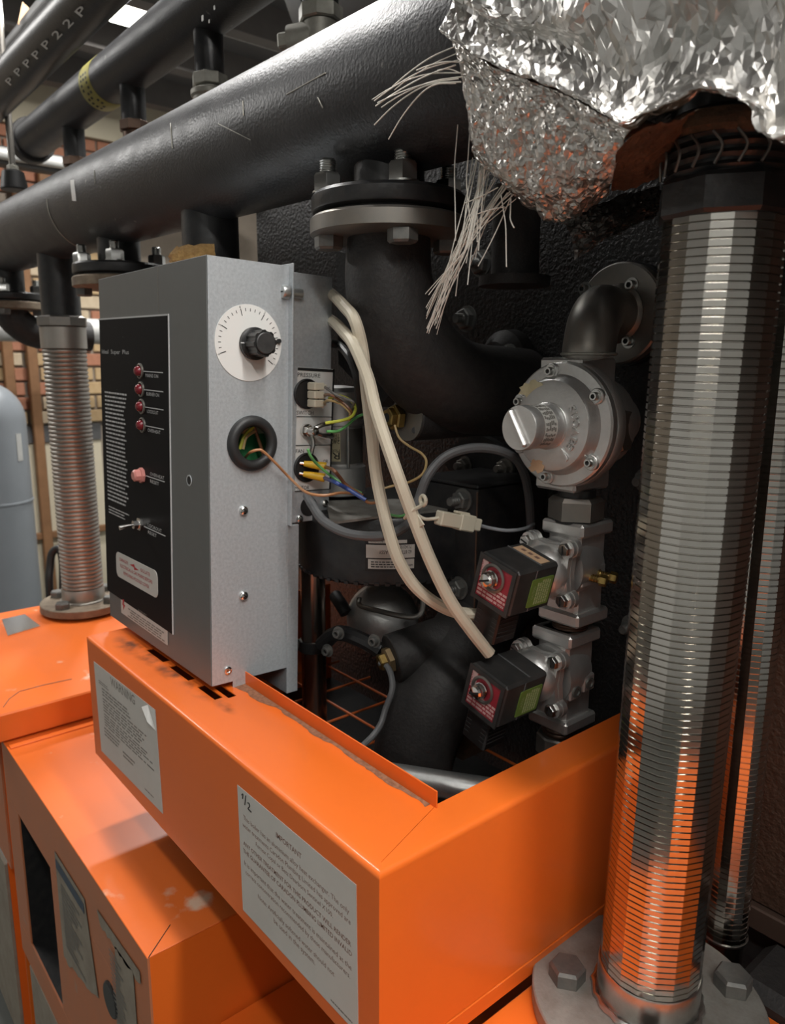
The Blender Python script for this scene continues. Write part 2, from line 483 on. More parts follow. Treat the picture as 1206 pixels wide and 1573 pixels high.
def stain(m, spots_, color, scale):
    """soft-edged stains with places of their own: spots_ = (x, y, z, radius) in object space"""
    nt = m.node_tree; N = nt.nodes; L = nt.links; b = N['Principled BSDF']
    tc = N.new('ShaderNodeTexCoord'); acc = None
    for (x, y, z, rx, ry) in spots_:
        mp = N.new('ShaderNodeVectorMath'); mp.operation = 'SUBTRACT'; mp.inputs[1].default_value = (x, y, z); L.new(tc.outputs['Object'], mp.inputs[0])
        sc = N.new('ShaderNodeVectorMath'); sc.operation = 'MULTIPLY'; sc.inputs[1].default_value = (1 / rx, 1 / ry, 0); L.new(mp.outputs[0], sc.inputs[0])
        ln = N.new('ShaderNodeVectorMath'); ln.operation = 'LENGTH'; L.new(sc.outputs[0], ln.inputs[0])
        mr = N.new('ShaderNodeMapRange'); mr.inputs[1].default_value = 1.0; mr.inputs[2].default_value = 0.2; mr.inputs[3].default_value = 0; mr.inputs[4].default_value = 1; L.new(ln.outputs['Value'], mr.inputs[0])
        if acc is None: acc = mr.outputs[0]
        else:
            mx = N.new('ShaderNodeMath'); mx.operation = 'MAXIMUM'; L.new(acc, mx.inputs[0]); L.new(mr.outputs[0], mx.inputs[1]); acc = mx.outputs[0]
    t = N.new('ShaderNodeTexNoise'); t.inputs['Scale'].default_value = scale; t.inputs['Detail'].default_value = 6; L.new(tc.outputs['Object'], t.inputs['Vector'])
    r = N.new('ShaderNodeMapRange'); r.inputs[1].default_value = .38; r.inputs[2].default_value = .68; L.new(t.outputs['Fac'], r.inputs[0])
    mu = N.new('ShaderNodeMath'); mu.operation = 'MULTIPLY'; L.new(acc, mu.inputs[0]); L.new(r.outputs[0], mu.inputs[1])
    mx = N.new('ShaderNodeMix'); mx.data_type = 'RGBA'; L.new(mu.outputs[0], mx.inputs[0])
    src = b.inputs['Base Color']
    if src.is_linked: L.new(src.links[0].from_socket, mx.inputs[6])
    else: mx.inputs[6].default_value = src.default_value
    mx.inputs[7].default_value = (*color, 1); L.new(mx.outputs[2], src)
    return m

# ================================================================ THE ROOM
FL, WL, WR, WF, WB = 0.0, -5.0, 3.2, -3.0, 3.4
struct('floor', MB().aabb((WL, WF, -0.08), (WR, WB, FL)), M_['concrete'])
ceil_o = struct('ceiling', MB().aabb((WL, WF, CEIL), (WR, WB, CEIL + 0.05)), M_['ceiling_board'])
struct('wall_right', MB().aabb((WR, WF, FL), (WR + 0.1, WB, CEIL)), M_['room_wall'])
struct('wall_front', MB().aabb((WL, WF - 0.1, FL), (WR, WF, CEIL)), M_['room_wall'])
struct('wall_back', MB().aabb((WL, WB, FL), (WR, WB + 0.1, CEIL)), M_['room_wall'])
wall_left = struct('wall_left', MB().aabb((WL - 0.1, WF, FL), (WL, WB, CEIL)), M_['mortar'])
# joists under the ceiling run front to back
jm = MB().aabb((-0.045, WF, -0.15), (0.045, WB, 0)).mesh('joist', M_['joist'])
for k in range(12):
    inst('joist', jm, ceil_o, Matrix.Translation((-4.7 + k * 0.62, 0, CEIL)))
pm = MB().aabb((-0.02, WF, -0.03), (0.02, WB, 0)).mesh('ceiling_batten', M_['fixture_white'])
for k in range(11):
    inst('ceiling_batten', pm, ceil_o, Matrix.Translation((-4.39 + k * 0.62, 0, CEIL)))
# far wall: painted strip at the top, red brick below it, then a timber studwork bay filled with pale bricks
def pw(px, py): return at(px, py, X=WL)
zc0 = 2.93
struct('trim_1', MB().aabb((WL, 0.0, zc0), (WL + 0.05, WB, CEIL)), M_['cream_wall'])
rnd = random.Random(3)
bricks = {k: MB().box((0.012, 0, 0), (0.024, 0.2, 0.062), bev=0.004).mesh('brick', M_[k]) for k in ('brick_red', 'brick_buff', 'brick_pale')}
for r in range(5):
    for c in range(8):
        inst('brick', bricks['brick_red'], wall_left, Matrix.Translation((WL, 0.62 + c * 0.213 + (r % 2) * 0.106, zc0 - 0.04 - r * 0.075)))
y_a = pw(-40, 500).y; y_b = pw(140, 500).y
z_t = pw(40, 375).z; z_m = pw(40, 655).z; z_bot = pw(40, 920).z
nr = int((z_t - z_m) / 0.088); ncol = int((y_b - y_a) / 0.165) + 1
for r in range(nr):
    for c in range(ncol):
        k = rnd.choice(['brick_buff', 'brick_buff', 'brick_pale', 'brick_red'])
        Mx = Matrix.Translation((WL, y_a + c * 0.165 + (r % 2) * 0.08, z_m + 0.05 + r * 0.088)) @ Matrix.Diagonal((1, 0.74, 1.2, 1))
        inst('brick', bricks[k], wall_left, Mx)
struct('trim_2', MB().aabb((WL, y_a, z_m - 0.10), (WL + 0.045, y_b, z_m)), M_['duct_grey'])
struct('trim_3', MB().aabb((WL, y_a, 0.0), (WL + 0.03, y_b, z_m - 0.10)), M_['cream_wall'])
for i, px in enumerate((4, 41, 80)):
    p = pw(px, 520)
    solo('timber_post', MB().box((WL + 0.075, p.y, 1.35), (0.05, 0.055, 2.7), bev=.004), M_['timber'],
         ['brown timber post at the left edge of the frame behind the grey tank', 'brown timber post just right of the grey tank',
          'brown timber post beside the corrugated hose in the background'][i], 'post', 'timber posts on the far wall')
solo('timber_rail', MB().box((WL + 0.06, (y_a + y_b) / 2, pw(50, 822).z), (0.03, y_b - y_a, 0.04), bev=.003), M_['timber'],
     'brown timber rail low down between the posts of the far wall', 'rail')
# batten light fittings (the room's fluorescent lights, plus added fill battens)
blab = ['white fluorescent batten over the near end of the boilers', 'white fluorescent batten above the flanged risers',
        'glowing white fluorescent light in view on the dark ceiling', 'fluorescent batten near the left wall', 'fluorescent batten over the aisle behind the camera', 'fluorescent batten by the front wall']
for i, (x, y, z, lx, ly, w) in enumerate(BATTENS):
    t = thing('ceiling_light', blab[i], 'light', (x, y, z), group='fluorescent ceiling lights')
    part('housing', MB().aabb((x - lx / 2 - .02, y - ly / 2 - .02, z), (x + lx / 2 + .02, y + ly / 2 + .02, z + 0.07), bev=.006), M_['fixture_white'], t)
    part('diffuser', MB().aabb((x - lx / 2, y - ly / 2, z - 0.008), (x + lx / 2, y + ly / 2, z - 0.0005)), M_['diffuser'], t)
    for sx in (-.3, .3):
        dx, dy = (lx * sx, 0) if lx > ly else (0, ly * sx)
        part('hanger', MB().cyl((x + dx, y + dy, z + .07), (x + dx, y + dy, CEIL), .006, seg=8), M_['steel_dark'], t)

# ================================================================ ORANGE CASINGS
X0, Y0, Z0 = -0.4284, 0.3461, 1.1877
XL, ZB, XI, YL = -1.1412, 0.994, -0.4716, 0.4475
T = 0.0016
cas = thing('boiler_cover', 'bright orange open sheet metal cover with white notices on its front', 'cover', ((X0 + XL) / 2, Y0, ZB))
# front panel with its folded edge and the stiffening lip; the top strip is cut by louvre slots
def sweepX(prof, x0, x1, mb=None, mitre=0.0):
    mb = mb or MB(); n = len(prof)
    vs = [(x0, y, z) for y, z in prof] + [(x1 - mitre * (y - Y0), y, z) for y, z in prof]
    fs = [(k, (k + 1) % n, n + (k + 1) % n, n + k) for k in range(n)] + [tuple(range(n)), tuple(range(n, 2 * n))[::-1]]
    return mb.add(vs, fs)
R = 0.005
arc_o = [(Y0 + R - R * math.cos(a), Z0 - R + R * math.sin(a)) for a in [math.radians(k * 18) for k in range(6)]]
arc_i = [(Y0 + R - (R - T) * math.cos(a), Z0 - R + (R - T) * math.sin(a)) for a in [math.radians(90 - k * 18) for k in range(6)]]
part('front_panel', sweepX([(Y0, ZB)] + arc_o + [(Y0 + 0.012, Z0), (Y0 + 0.012, Z0 - T)] + arc_i + [(Y0 + T, ZB)], XL, X0, mitre=1.0), M_['orange_paint'], cas)
# top strip: cells between cut lines, the slot cells left open
slots_px = [((243, 1006), .060), ((280, 1033), .060), ((322, 1063), .050), ((345, 1062), .042)]
slots = []
for (q, ln) in slots_px:
    p = at(q[0], q[1], Z=Z0); slots.append((p.x - ln / 2, p.x + ln / 2, p.y - .0055, p.y + .0055))
xs = sorted({XL, XI} | {s[0] for s in slots} | {s[1] for s in slots})
ys = sorted({Y0 + .012, YL} | {s[2] for s in slots} | {s[3] for s in slots})
mb = MB()
for i in range(len(xs) - 1):
    for j in range(len(ys) - 1):
        cx_, cy_ = (xs[i] + xs[i + 1]) / 2, (ys[j] + ys[j + 1]) / 2
        if any(s[0] < cx_ < s[1] and s[2] < cy_ < s[3] for s in slots): continue
        mb.aabb((xs[i], ys[j], Z0 - T), (xs[i + 1], ys[j + 1], Z0))
# mitred end of the strip
mb.add([(XI, Y0 + .012, Z0), (X0 - .0124, Y0 + .012, Z0), (XI, YL, Z0), (XI, Y0 + .012, Z0 - T), (X0 - .012, Y0 + .012, Z0 - T), (XI, YL, Z0 - T)],
       [(0, 1, 2), (3, 5, 4), (0, 3, 4, 1), (1, 4, 5, 2), (2, 5, 3, 0)])
ms = mat('orange_sooty', ORANGE, 0.34, var=(7, .25, (0.68, 0.12, 0.02)), coat=.25, spec=.45)
cl_ = V(((X0 + XL) / 2, Y0, ZB)); sp_l = []
for q, rx, ry in (((200, 992), .055, .022), ((228, 1008), .065, .02), ((262, 1032), .06, .018), ((300, 1058), .05, .015), ((345, 1085), .03, .01)):
    p = at(*q, Z=Z0) - cl_; sp_l.append((p.x, p.y, 0, rx, ry))
M_['orange_sooty'] = stain(ms, sp_l, (0.06, 0.022, 0.01), 42)
part('top_strip', mb, M_['orange_sooty'], cas)
part('lip', MB().aabb((XL + .29, YL, Z0 - T), (XI + .0035, YL + T, Z0 + 0.0175), bev=.0005), M_['orange_paint'], cas)
YW = 0.80
def sweepY(prof, y0, y1, mitre):
    n = len(prof); mb = MB()
    vs = [(x, y0 - (x - X0) * mitre, z) for x, z in prof] + [(x, y1, z) for x, z in prof]
    fs = [(k, (k + 1) % n, n + (k + 1) % n, n + k) for k in range(n)] + [tuple(range(n))[::-1], tuple(range(n, 2 * n))]
    return mb.add(vs, fs)
arc_o2 = [(X0 - R + R * math.cos(a), Z0 - R + R * math.sin(a)) for a in [math.radians(k * 18) for k in range(6)]]
arc_i2 = [(X0 - R + (R - T) * math.cos(a), Z0 - R + (R - T) * math.sin(a)) for a in [math.radians(90 - k * 18) for k in range(6)]]
part('side_panel', sweepY([(X0, ZB)] + arc_o2 + [(X0 - .012, Z0), (X0 - .012, Z0 - T)] + arc_i2 + [(X0 - T, ZB)], Y0, YW, 1.0), M_['orange_paint'], cas)
mb = MB().add([(X0 - .0120, Y0 + .0125, Z0), (X0 - .0120, YW, Z0), (XI, YW, Z0), (XI, YL + .002, Z0),
               (X0 - .0120, Y0 + .0125, Z0 - T), (X0 - .0120, YW, Z0 - T), (XI, YW, Z0 - T), (XI, YL + .002, Z0 - T)],
              [(0, 1, 2, 3), (4, 7, 6, 5), (0, 3, 7, 4), (1, 5, 6, 2), (2, 6, 7, 3), (0, 4, 5, 1)])
mb.aabb((XI - T, YL + .004, Z0 - .014), (XI, YW, Z0))
part('side_strip', mb, M_['orange_paint'], cas)
part('left_panel', MB().aabb((XL, Y0, ZB), (XL + T, YW, Z0 - .0005), bev=.0004), M_['orange_paint'], cas)
part('bottom_return', MB().aabb((X0 - .012, Y0 + .001, ZB - .019), (X0 + .001, YW, ZB - .001), bev=.0006), M_['orange_paint'], cas)
# dust drift along the lip
rnd = random.Random(5); mb = MB(); n = 70; top = []; bot = []
for k in range(n + 1):
    t = k / n; x = XL + .30 + t * (XI - XL - .305)
    w = .004 + .006 * noise.fractal(V((t * 9, 2, 0)), 1, 2, 4) + (.010 if t < .3 else .0) * (1 - t / .3)
    top.append(V((x, YL - .0003, Z0 + .0006))); bot.append(V((x, YL - max(.002, w + .003), Z0 + .0002)))
mb.grid([bot, top]); part('dust_drift', mb, M_['dust'], cas, kind='stuff')
# notices on the front panel
def notice(name, corners, parent, m='paper', Y=None, th=.0007, label=None):
    pl = Patch(at(*corners[0], Y=Y), at(*corners[1], Y=Y), at(*corners[2], Y=Y))
    mb = MB(); pl.slab(mb, 0, 0, 1, 1, 0.0001, th)
    return pl, part(name, mb, M_[m], parent, label=label)
pl, o = notice('notice', ((366, 1206), (549, 1360), (374, 1397)), cas, Y=Y0, label='white notice headed IMPORTANT with a handwritten fraction')
mb = text_mb('IMPORTANT', pl, .48, .855, w=.22, align='CENTER', bold=True)
body = [('This boiler has an aluminium alloy heat exchanger. The only', 0), ('water treatments Caradon Plumbing Limited has approved are', 0), ('Fernox Copal or Betz Dearborn Sentinel X100.', 0),
        ('ANY OTHER TREATMENT FOR THIS PRODUCT WILL RENDER', 1), ('THE GUARANTEE OF CARADON PLUMBING LIMITED INVALID', 1),
        ('It is important that the water treatment is maintained at the', 0), ('correct concentration recommended by these manufacturers.', 0),
        ('Note: Artificially softened water should not', 0), ('be used in the system.', 0)]
yv = [.768, .705, .642, .56, .497, .40, .335, .235, .172]
wv = [.90, .92, .66, .92, .93, .92, .90, .66, .36]
for (tx, b), y_, w_ in zip(body, yv, wv):
    text_mb(tx, pl, .5, y_, w=w_, align='CENTER', bold=bool(b), mb=mb)
part('lettering', mb, M_['ink_brown'], o, sm=0, kind='stuff')
mb = MB()
for st in ([(.045, .952), (.06, .968), (.055, .93)], [(.09, .975), (.075, .895)], [(.105, .93), (.12, .935), (.125, .915), (.108, .888), (.14, .882)]):
    mb.tube([pl.p(a, b, .001) for a, b in st], .0006, seg=5, n=3)
part('handwriting', mb, M_['ink_black'], o)
mb = greek(pl, .80, .035, .97, .06, 1, 4); part('print_code', mb, M_['ink_grey'], o, sm=0)
pl, o = notice('notice', ((146, 1017), (241, 1092), (156.5, 1153)), cas, Y=Y0, label='grey-white warning notice with a peeling corner')
mb = text_mb('WARNING', pl, .5, .885, w=.40, align='CENTER', bold=True)
part('lettering', mb, M_['ink_grey'], o, sm=0, kind='stuff')
mb = MB()
greek(pl, .07, .80, .25, .845, 2, 9, mb=mb); greek(pl, .12, .69, .70, .79, 3, 10, mb=mb, ragged=.4); greek(pl, .12, .52, .93, .68, 5, 11, mb=mb)
greek(pl, .12, .36, .93, .51, 5, 12, mb=mb); greek(pl, .10, .24, .40, .35, 3, 13, mb=mb); greek(pl, .42, .20, .62, .28, 2, 14, mb=mb); greek(pl, .75, .07, .92, .095, 1, 15, mb=mb)
part('print_lines', mb, M_['ink_grey'], o, sm=0, kind='stuff')
mb = MB().add([pl.p(.905, 1.0, .0012), pl.p(.86, .965, .006), pl.p(1.0, .80, .0012), pl.p(.93, .86, .006)], [(0, 1, 3, 2)])
mb.add([pl.p(.90, 1.005, .0010), pl.p(1.002, 1.0, .0010), pl.p(1.002, .80, .0010)], [(0, 1, 2)])
part('curled_corner', mb, M_['white_print'], o, sm=0)

# lower front casing of the boiler with the viewing window
XR2, YF2, ZT2, XL2 = -0.7995, 0.284, 0.89, -1.505
low = thing('lower_front_casing', 'orange lower boiler casing with dark window and torn papers on its front', 'boiler casing', ((XR2 + XL2) / 2, .55, 0))
W = [at(22, 1245, Y=YF2), at(70, 1315, Y=YF2), at(103, 1556, Y=YF2), at(55, 1470, Y=YF2)]
wx0, wx1 = (W[0].x + W[3].x) / 2, (W[1].x + W[2].x) / 2
wz0, wz1 = (W[2].z + W[3].z) / 2, (W[0].z + W[1].z) / 2
mb = MB()
for a, b in (((XL2, wz1), (XR2, ZT2)), ((XL2, wz0), (wx0, wz1)), ((wx1, wz0), (XR2, wz1)), ((XL2, 0.43), (XR2, wz0))):
    mb.aabb((a[0], YF2, a[1]), (b[0], YF2 + .003, b[1] - .001))
part('front_panel', mb, M_['orange_old'], low)
part('plinth_panel', MB().aabb((XL2 + .055, YF2 - .001, .04), (XR2, YF2 + .003, .428)), M_['paper_dirty'], low)
part('top_panel', MB().aabb((XL2, YF2, ZT2 - .002), (XR2, .52, ZT2), bev=.0008), M_['orange_scuffed'], low)
part('side_panel', MB().aabb((XR2 - .003, YF2 + .003, .04), (XR2, .78, ZT2 - .002)), M_['orange_paint'], low)
part('left_panel', MB().aabb((XL2, YF2 + .003, .04), (XL2 + .003, .78, ZT2 - .002)), M_['orange_paint'], low)
part('edge_strip', MB().aabb((XL2 + .03, YF2 + .004, ZT2), (XL2 + .055, .50, ZT2 + .0025), bev=.0008), M_['orange_scuffed'], low)
part('back_fill', MB().aabb((XL2 + .004, .52, .04), (XR2 - .004, .78, .74)), M_['black_paint'], low)
win = part('window_recess', MB().aabb((wx0 - .01, YF2 + .045, wz0 - .01), (wx1 + .01, YF2 + .05, wz1 + .01)), M_['glass_dark'], low, label='dark viewing window')
mb = MB()
for a, b in (((wx0 - .003, wz0), (wx0, wz1)), ((wx1, wz0), (wx1 + .003, wz1))): mb.aabb((a[0], YF2 + .003, a[1]), (b[0], YF2 + .045, b[1]))
for z in (wz0 - .003, wz1): mb.aabb((wx0, YF2 + .003, z), (wx1, YF2 + .045, z + .003))
part('window_reveal', mb, M_['black_paint'], win)
part('pointer', MB().aabb((wx1 - .06, YF2 + .025, wz0 + .02), (wx1 - .012, YF2 + .028, wz0 + .10)), M_['paper_dirty'], win)
mb = MB().tube([(XR2 + .0, YF2 + .002, ZT2 + .0002), (XR2 - .035, YF2 + .045, ZT2 + .0002)], .0007, seg=5, n=1)
part('mitre_seam', mb, M_['ink_black'], low)
# papers stuck on the front, with torn lower edges
def torn(corners, m, name, parent, seed, label):
    rnd = random.Random(seed)
    tl, tr, br, bl = [at(*c, Y=YF2) for c in corners]; k = 16; G = [[], []]
    for i in range(k + 1):
        t = i / k; a = tl.lerp(tr, t); b = bl.lerp(br, t) + V((0, 0, rnd.uniform(-.005, .005)))
        G[0].append(a + V((0, -.001, 0))); G[1].append(b + V((0, -.001, 0)))
    mb = MB(); rows = []
    for r in range(6): rows.append([G[0][i].lerp(G[1][i], r / 5) for i in range(k + 1)])
    mb.grid(rows); mb.grid([[p + V((0, -.0006, 0)) for p in row] for row in rows])
    return part(name, mb, M_[m], parent, sm=0, label=label), Patch(tl, tr, bl)
o, pl = torn(((85, 1307), (131, 1381), (153, 1537), (100, 1472)), 'paper_dirty', 'paper_notice', low, 2, 'torn paper notice with a dark blue heading band')
mb = MB(); pl.slab(mb, .03, .87, .97, .95, .0022, .0026); part('heading_band', mb, M_['ink_blue'], o)
part('print_lines', greek(pl, .15, .2, .85, .8, 14, 21, n=.0026, ragged=.6), M_['ink_grey'], o, sm=0, kind='stuff')
o, pl = torn(((178, 1452), (206, 1492), (214, 1600), (182, 1590)), 'paper_dirty', 'paper_notice', low, 5, 'torn narrow paper notice near the corner')
part('print_lines', greek(pl, .1, .2, .9, .9, 16, 22, n=.0026, ragged=.5), M_['ink_grey'], o, sm=0, kind='stuff')
o, pl = torn(((150, 1396), (216, 1492), (218, 1512), (156, 1420)), 'paper_dirty', 'paper_scrap', low, 7, 'ripped remnant of a paper strip')
p = at(172, 1535, Y=YF2)
part('peep_plug', MB().cyl(p + V((0, .002, 0)), p + V((0, -.004, 0)), .026, seg=28, bev=.002), M_['black_plastic'], low, label='round black plug')

# step below the open cover and the shelf that carries the near hose
solo('burner_step', MB().aabb((XR2 + .004, .372, 0), (XI - .03, .78, .745), bev=.002), M_['orange_paint'],
     'low orange ledge under the open cover at the bottom edge', 'boiler casing')
ZS = 0.965
solo('hose_shelf', MB().aabb((-.4265, .25, 0), (.35, .70, ZS), bev=.0015), M_['orange_paint'],
     'orange casing ledge carrying the near flange and steel hose', 'boiler casing')
solo('foam_strip', MB().aabb((-.29, .7005, .90), (.2, .79, .985), bev=.012), M_['black_cast'],
     'black rough sealing strip behind the near hose flange', 'seal')
# neighbouring boiler to the left
nb = thing('neighbour_casing', 'orange casing block of the next boiler under the worn hose', 'boiler casing', (-1.9, .5, 0))
part('top_block', MB().aabb((-2.12, .262, ZT2 + .004), (-1.478, .80, .95), bev=.003), M_['orange_scuffed'], nb)
part('front_panel', MB().aabb((-2.12, .296, .55), (-1.60, .30, ZT2 + .003)), M_['orange_old'], nb)
part('lower_panel', MB().aabb((-2.12, .294, .06), (-1.655, .30, .53)), M_['paper_dirty'], nb)
part('side_panel', MB().aabb((-1.604, .3005, .55), (-1.60, .78, ZT2 + .003)), M_['orange_paint'], nb)
part('lower_side_panel', MB().aabb((-1.659, .3005, .06), (-1.655, .78, .549)), M_['orange_paint'], nb)
part('plinth', MB().aabb((-2.12, .31, 0.0), (-1.67, .78, .059)), M_['black_paint'], nb)
q = [at(*c, Z=.9505) for c in ((3, 952), (38, 944), (62, 962), (12, 977))]
mb = MB().add([p for p in q] + [p + V((0, 0, .0012)) for p in q], [(0, 3, 2, 1), (4, 5, 6, 7), (0, 1, 5, 4), (1, 2, 6, 5), (2, 3, 7, 6), (3, 0, 4, 7)])
part('data_plate', mb, M_['chrome'], nb, label='worn silver data plate')
mb = MB().tube([at(5, 1086, Z=.9507), at(30, 1062, Z=.9507), at(110, 1043, Z=.9507)], .0007, seg=5, n=2)
part('seam', mb, M_['ink_brown'], nb)

# ================================================================ HEADER PIPE, RISERS, HOSES
YH, RH = 0.61, 0.0885
def zh(x): return 1.906 + (-0.74 - x) * 0.020
PITCHX = 0.87
RX = [-0.738, -1.605, -2.475]           # riser flanges
HX = [-0.327, -1.2, -2.01]              # hoses
hd = thing('header_pipe', 'thick black painted main pipe running across the top', 'pipe', (-1.4, YH, zh(-1.4) - RH))
pts = [(x, YH, zh(x)) for x in np.linspace(-4.98, 3.18, 42)]
part('pipe', MB().tube(pts, RH, seg=72, n=1), M_['black_pipe'], hd)
for x in RX: part('branch_stub', MB().cyl((x, YH, 1.80), (x, YH, zh(x) - RH * .85), .042, seg=36), M_['black_paint'], hd)
def ring_arc(x, a0, a1, rr, wob=0.0):
    P = []
    for k in range(22):
        a = math.radians(a0 + (a1 - a0) * k / 21)
        P.append(V((x + wob * math.sin(k * .3), YH + (RH + .0004) * math.cos(a), zh(x) + (RH + .0004) * math.sin(a))))
    return MB().tube(P, rr, seg=6, n=1)
px_w = at(72, 300, Y=YH - RH)
part('weld_seam', ring_arc(px_w.x, 175, 245, .0014), M_['grey_valve'], hd)
mb = MB(); rnd = random.Random(2)
def on_header(px, py):          # first hit of the view ray with the header surface
    r = ray(px, py); best = None
    for k in range(4000):
        t = 0.4 + k * .001; p = CAM + r * t
        if (p.y - YH) ** 2 + (p.z - zh(p.x)) ** 2 < (RH + .0006) ** 2: return p
    return CAM + r * 1.5
def scratch(a, b, w, mb):
    n = 6; P = [on_header(a[0] + (b[0] - a[0]) * k / n, a[1] + (b[1] - a[1]) * k / n) for k in range(n + 1)]
    return mb.tube(P, w, seg=5, n=1)
part('paint_chip', scratch((112, 279), (115, 308), .006, MB()), M_['white_print'], hd, label='patch of bare white paint')
for a, b, w in (((262, 190), (265, 228), .0011), ((373, 155), (374, 178), .0009), ((335, 190), (385, 215), .0006), ((440, 145), (500, 112), .0008), ((488, 150), (496, 166), .0009), ((145, 262), (146, 282), .0009)):
    scratch(a, b, w, mb)
part('scratches', mb, M_['grey_valve'], hd)

# --- riser with a bolted flange pair and a cast elbow
def zf(py, px=600): return at(px, py, X=-0.667).z
Z_TF1, Z_TF0 = zf(275), zf(308)
Z_LF1, Z_LF0 = zf(314), zf(347)
RF = 0.0925
def bolt_parts(parent, c, r, angs, ztop, zbot, af, h):
    for a in angs:
        p = V((c[0] + r * math.cos(a), c[1] + r * math.sin(a), 0))
        b = part('bolt', MB().hexhead(frame((p.x, p.y, zbot), (0, 0, -1)), af, h * .75), M_['bolt_dark'], parent)
        nut = MB().hexhead(frame((p.x, p.y, ztop + .002), (0, 0, 1)), af, h)
        nut.lathe([(af * .62, 0), (af * .62, .002)], frame((p.x, p.y, ztop), (0, 0, 1)), 20)
        part('nut', nut, M_['steel_bright'], b)
        prof = []
        for k in range(7): prof += [(af * .33, k * .0026), (af * .29, k * .0026 + .0013)]
        prof += [(af * .26, 7 * .0026)]
        part('stud', MB().lathe(prof, frame((p.x, p.y, ztop + h), (0, 0, 1)), 14), M_['steel_bright'], b)
lab = ['large black bolted pipe flange with silver nuts above the cast elbow', 'dusty black pipe flange with raised lettering behind the grey control box',
       'out-of-focus pipe flange at the left edge under the main pipe']
for i, x in enumerate(RX):
    t = thing('flanged_riser', lab[i], 'pipe flange', (x, YH, Z_LF0), group='flanged risers under the main pipe')
    part('upper_flange', MB().lathe([(RF - .005, 0), (RF - .001, .002), (RF, .004), (RF, Z_TF1 - Z_TF0 - .004), (RF - .003, Z_TF1 - Z_TF0)], frame((x, YH, Z_TF0), (0, 0, 1)), 56), M_['black_paint'], t)
    part('gasket', MB().lathe([(RF - .012, 0), (RF - .012, Z_TF0 - Z_LF1 + .0004)], frame((x, YH, Z_LF1 - .0002), (0, 0, 1)), 40), M_['rubber'], t)
    part('lower_flange', MB().lathe([(RF - .006, 0), (RF + .002, .003), (RF + .002, Z_LF1 - Z_LF0 - .003), (RF - .001, Z_LF1 - Z_LF0)], frame((x, YH, Z_LF0), (0, 0, 1)), 56),
         M_['steel_dark' if i == 0 else 'flange_rust'], t)
    a0 = math.atan2(-.637, .771)
    bolt_parts(t, (x, YH), .073, [a0 + math.radians(12 + 90 * k) for k in range(4)], Z_TF1, Z_LF0, .030, .020)
    zt = Z_LF0 + .0005
    if i == 0:
        part('elbow', MB().tube([(x, YH, zt), (x, YH, zt - .05), (x + .004, YH + .012, zt - .10), (x + .012, YH + .05, zt - .150), (x + .02, YH + .11, zt - .178), (x + .025, .83, zt - .185)],
                                lambda u: .050 + .010 * min(1, u * 1.6), seg=40, n=8), M_['black_cast'], t)
        W4 = [at(516, 386, Y=.66), at(585, 400, Y=.66), at(602, 602, Y=.66), at(583, 625, Y=.66), at(520, 560, Y=.66)]
        mb = MB().add(W4 + [p + V((0.01, .012, 0)) for p in W4], [(0, 1, 2, 3, 4), (5, 9, 8, 7, 6)] + [(k, (k + 1) % 5, 5 + (k + 1) % 5, 5 + k) for k in range(5)])
        part('web_plate', mb, M_['black_cast'], t)
    else:
        part('elbow', MB().tube([(x, YH, zt), (x, YH + .01, zt - .03), (x, YH + .07, zt - .065), (x, YH + .22, zt - .07)], .045, seg=24, n=5), M_['black_cast'], t)
    if i == 1:
        P = [V((x, YH, (Z_LF0 + Z_LF1) / 2 - .006))]
        mb = MB(); cx_ = math.atan2(-YH, -x)
        for k, ch in enumerate('JMM1'):
            a = cx_ + (k - 1.5) * .16
            o = V((x + (RF + .0024) * math.cos(a), YH + (RF + .0024) * math.sin(a), (Z_LF0 + Z_LF1) / 2 - .008))
            tdir = V((-math.sin(a), math.cos(a), 0))
            pl = Patch(o + V((0, 0, .015)), o + V((0, 0, .015)) + tdir * .013, o)
            text_mb(ch, pl, 0, 0, w=.9, h=.9, mb=mb, n=.0004)
        part('cast_lettering', mb, M_['white_print'], t, sm=0)

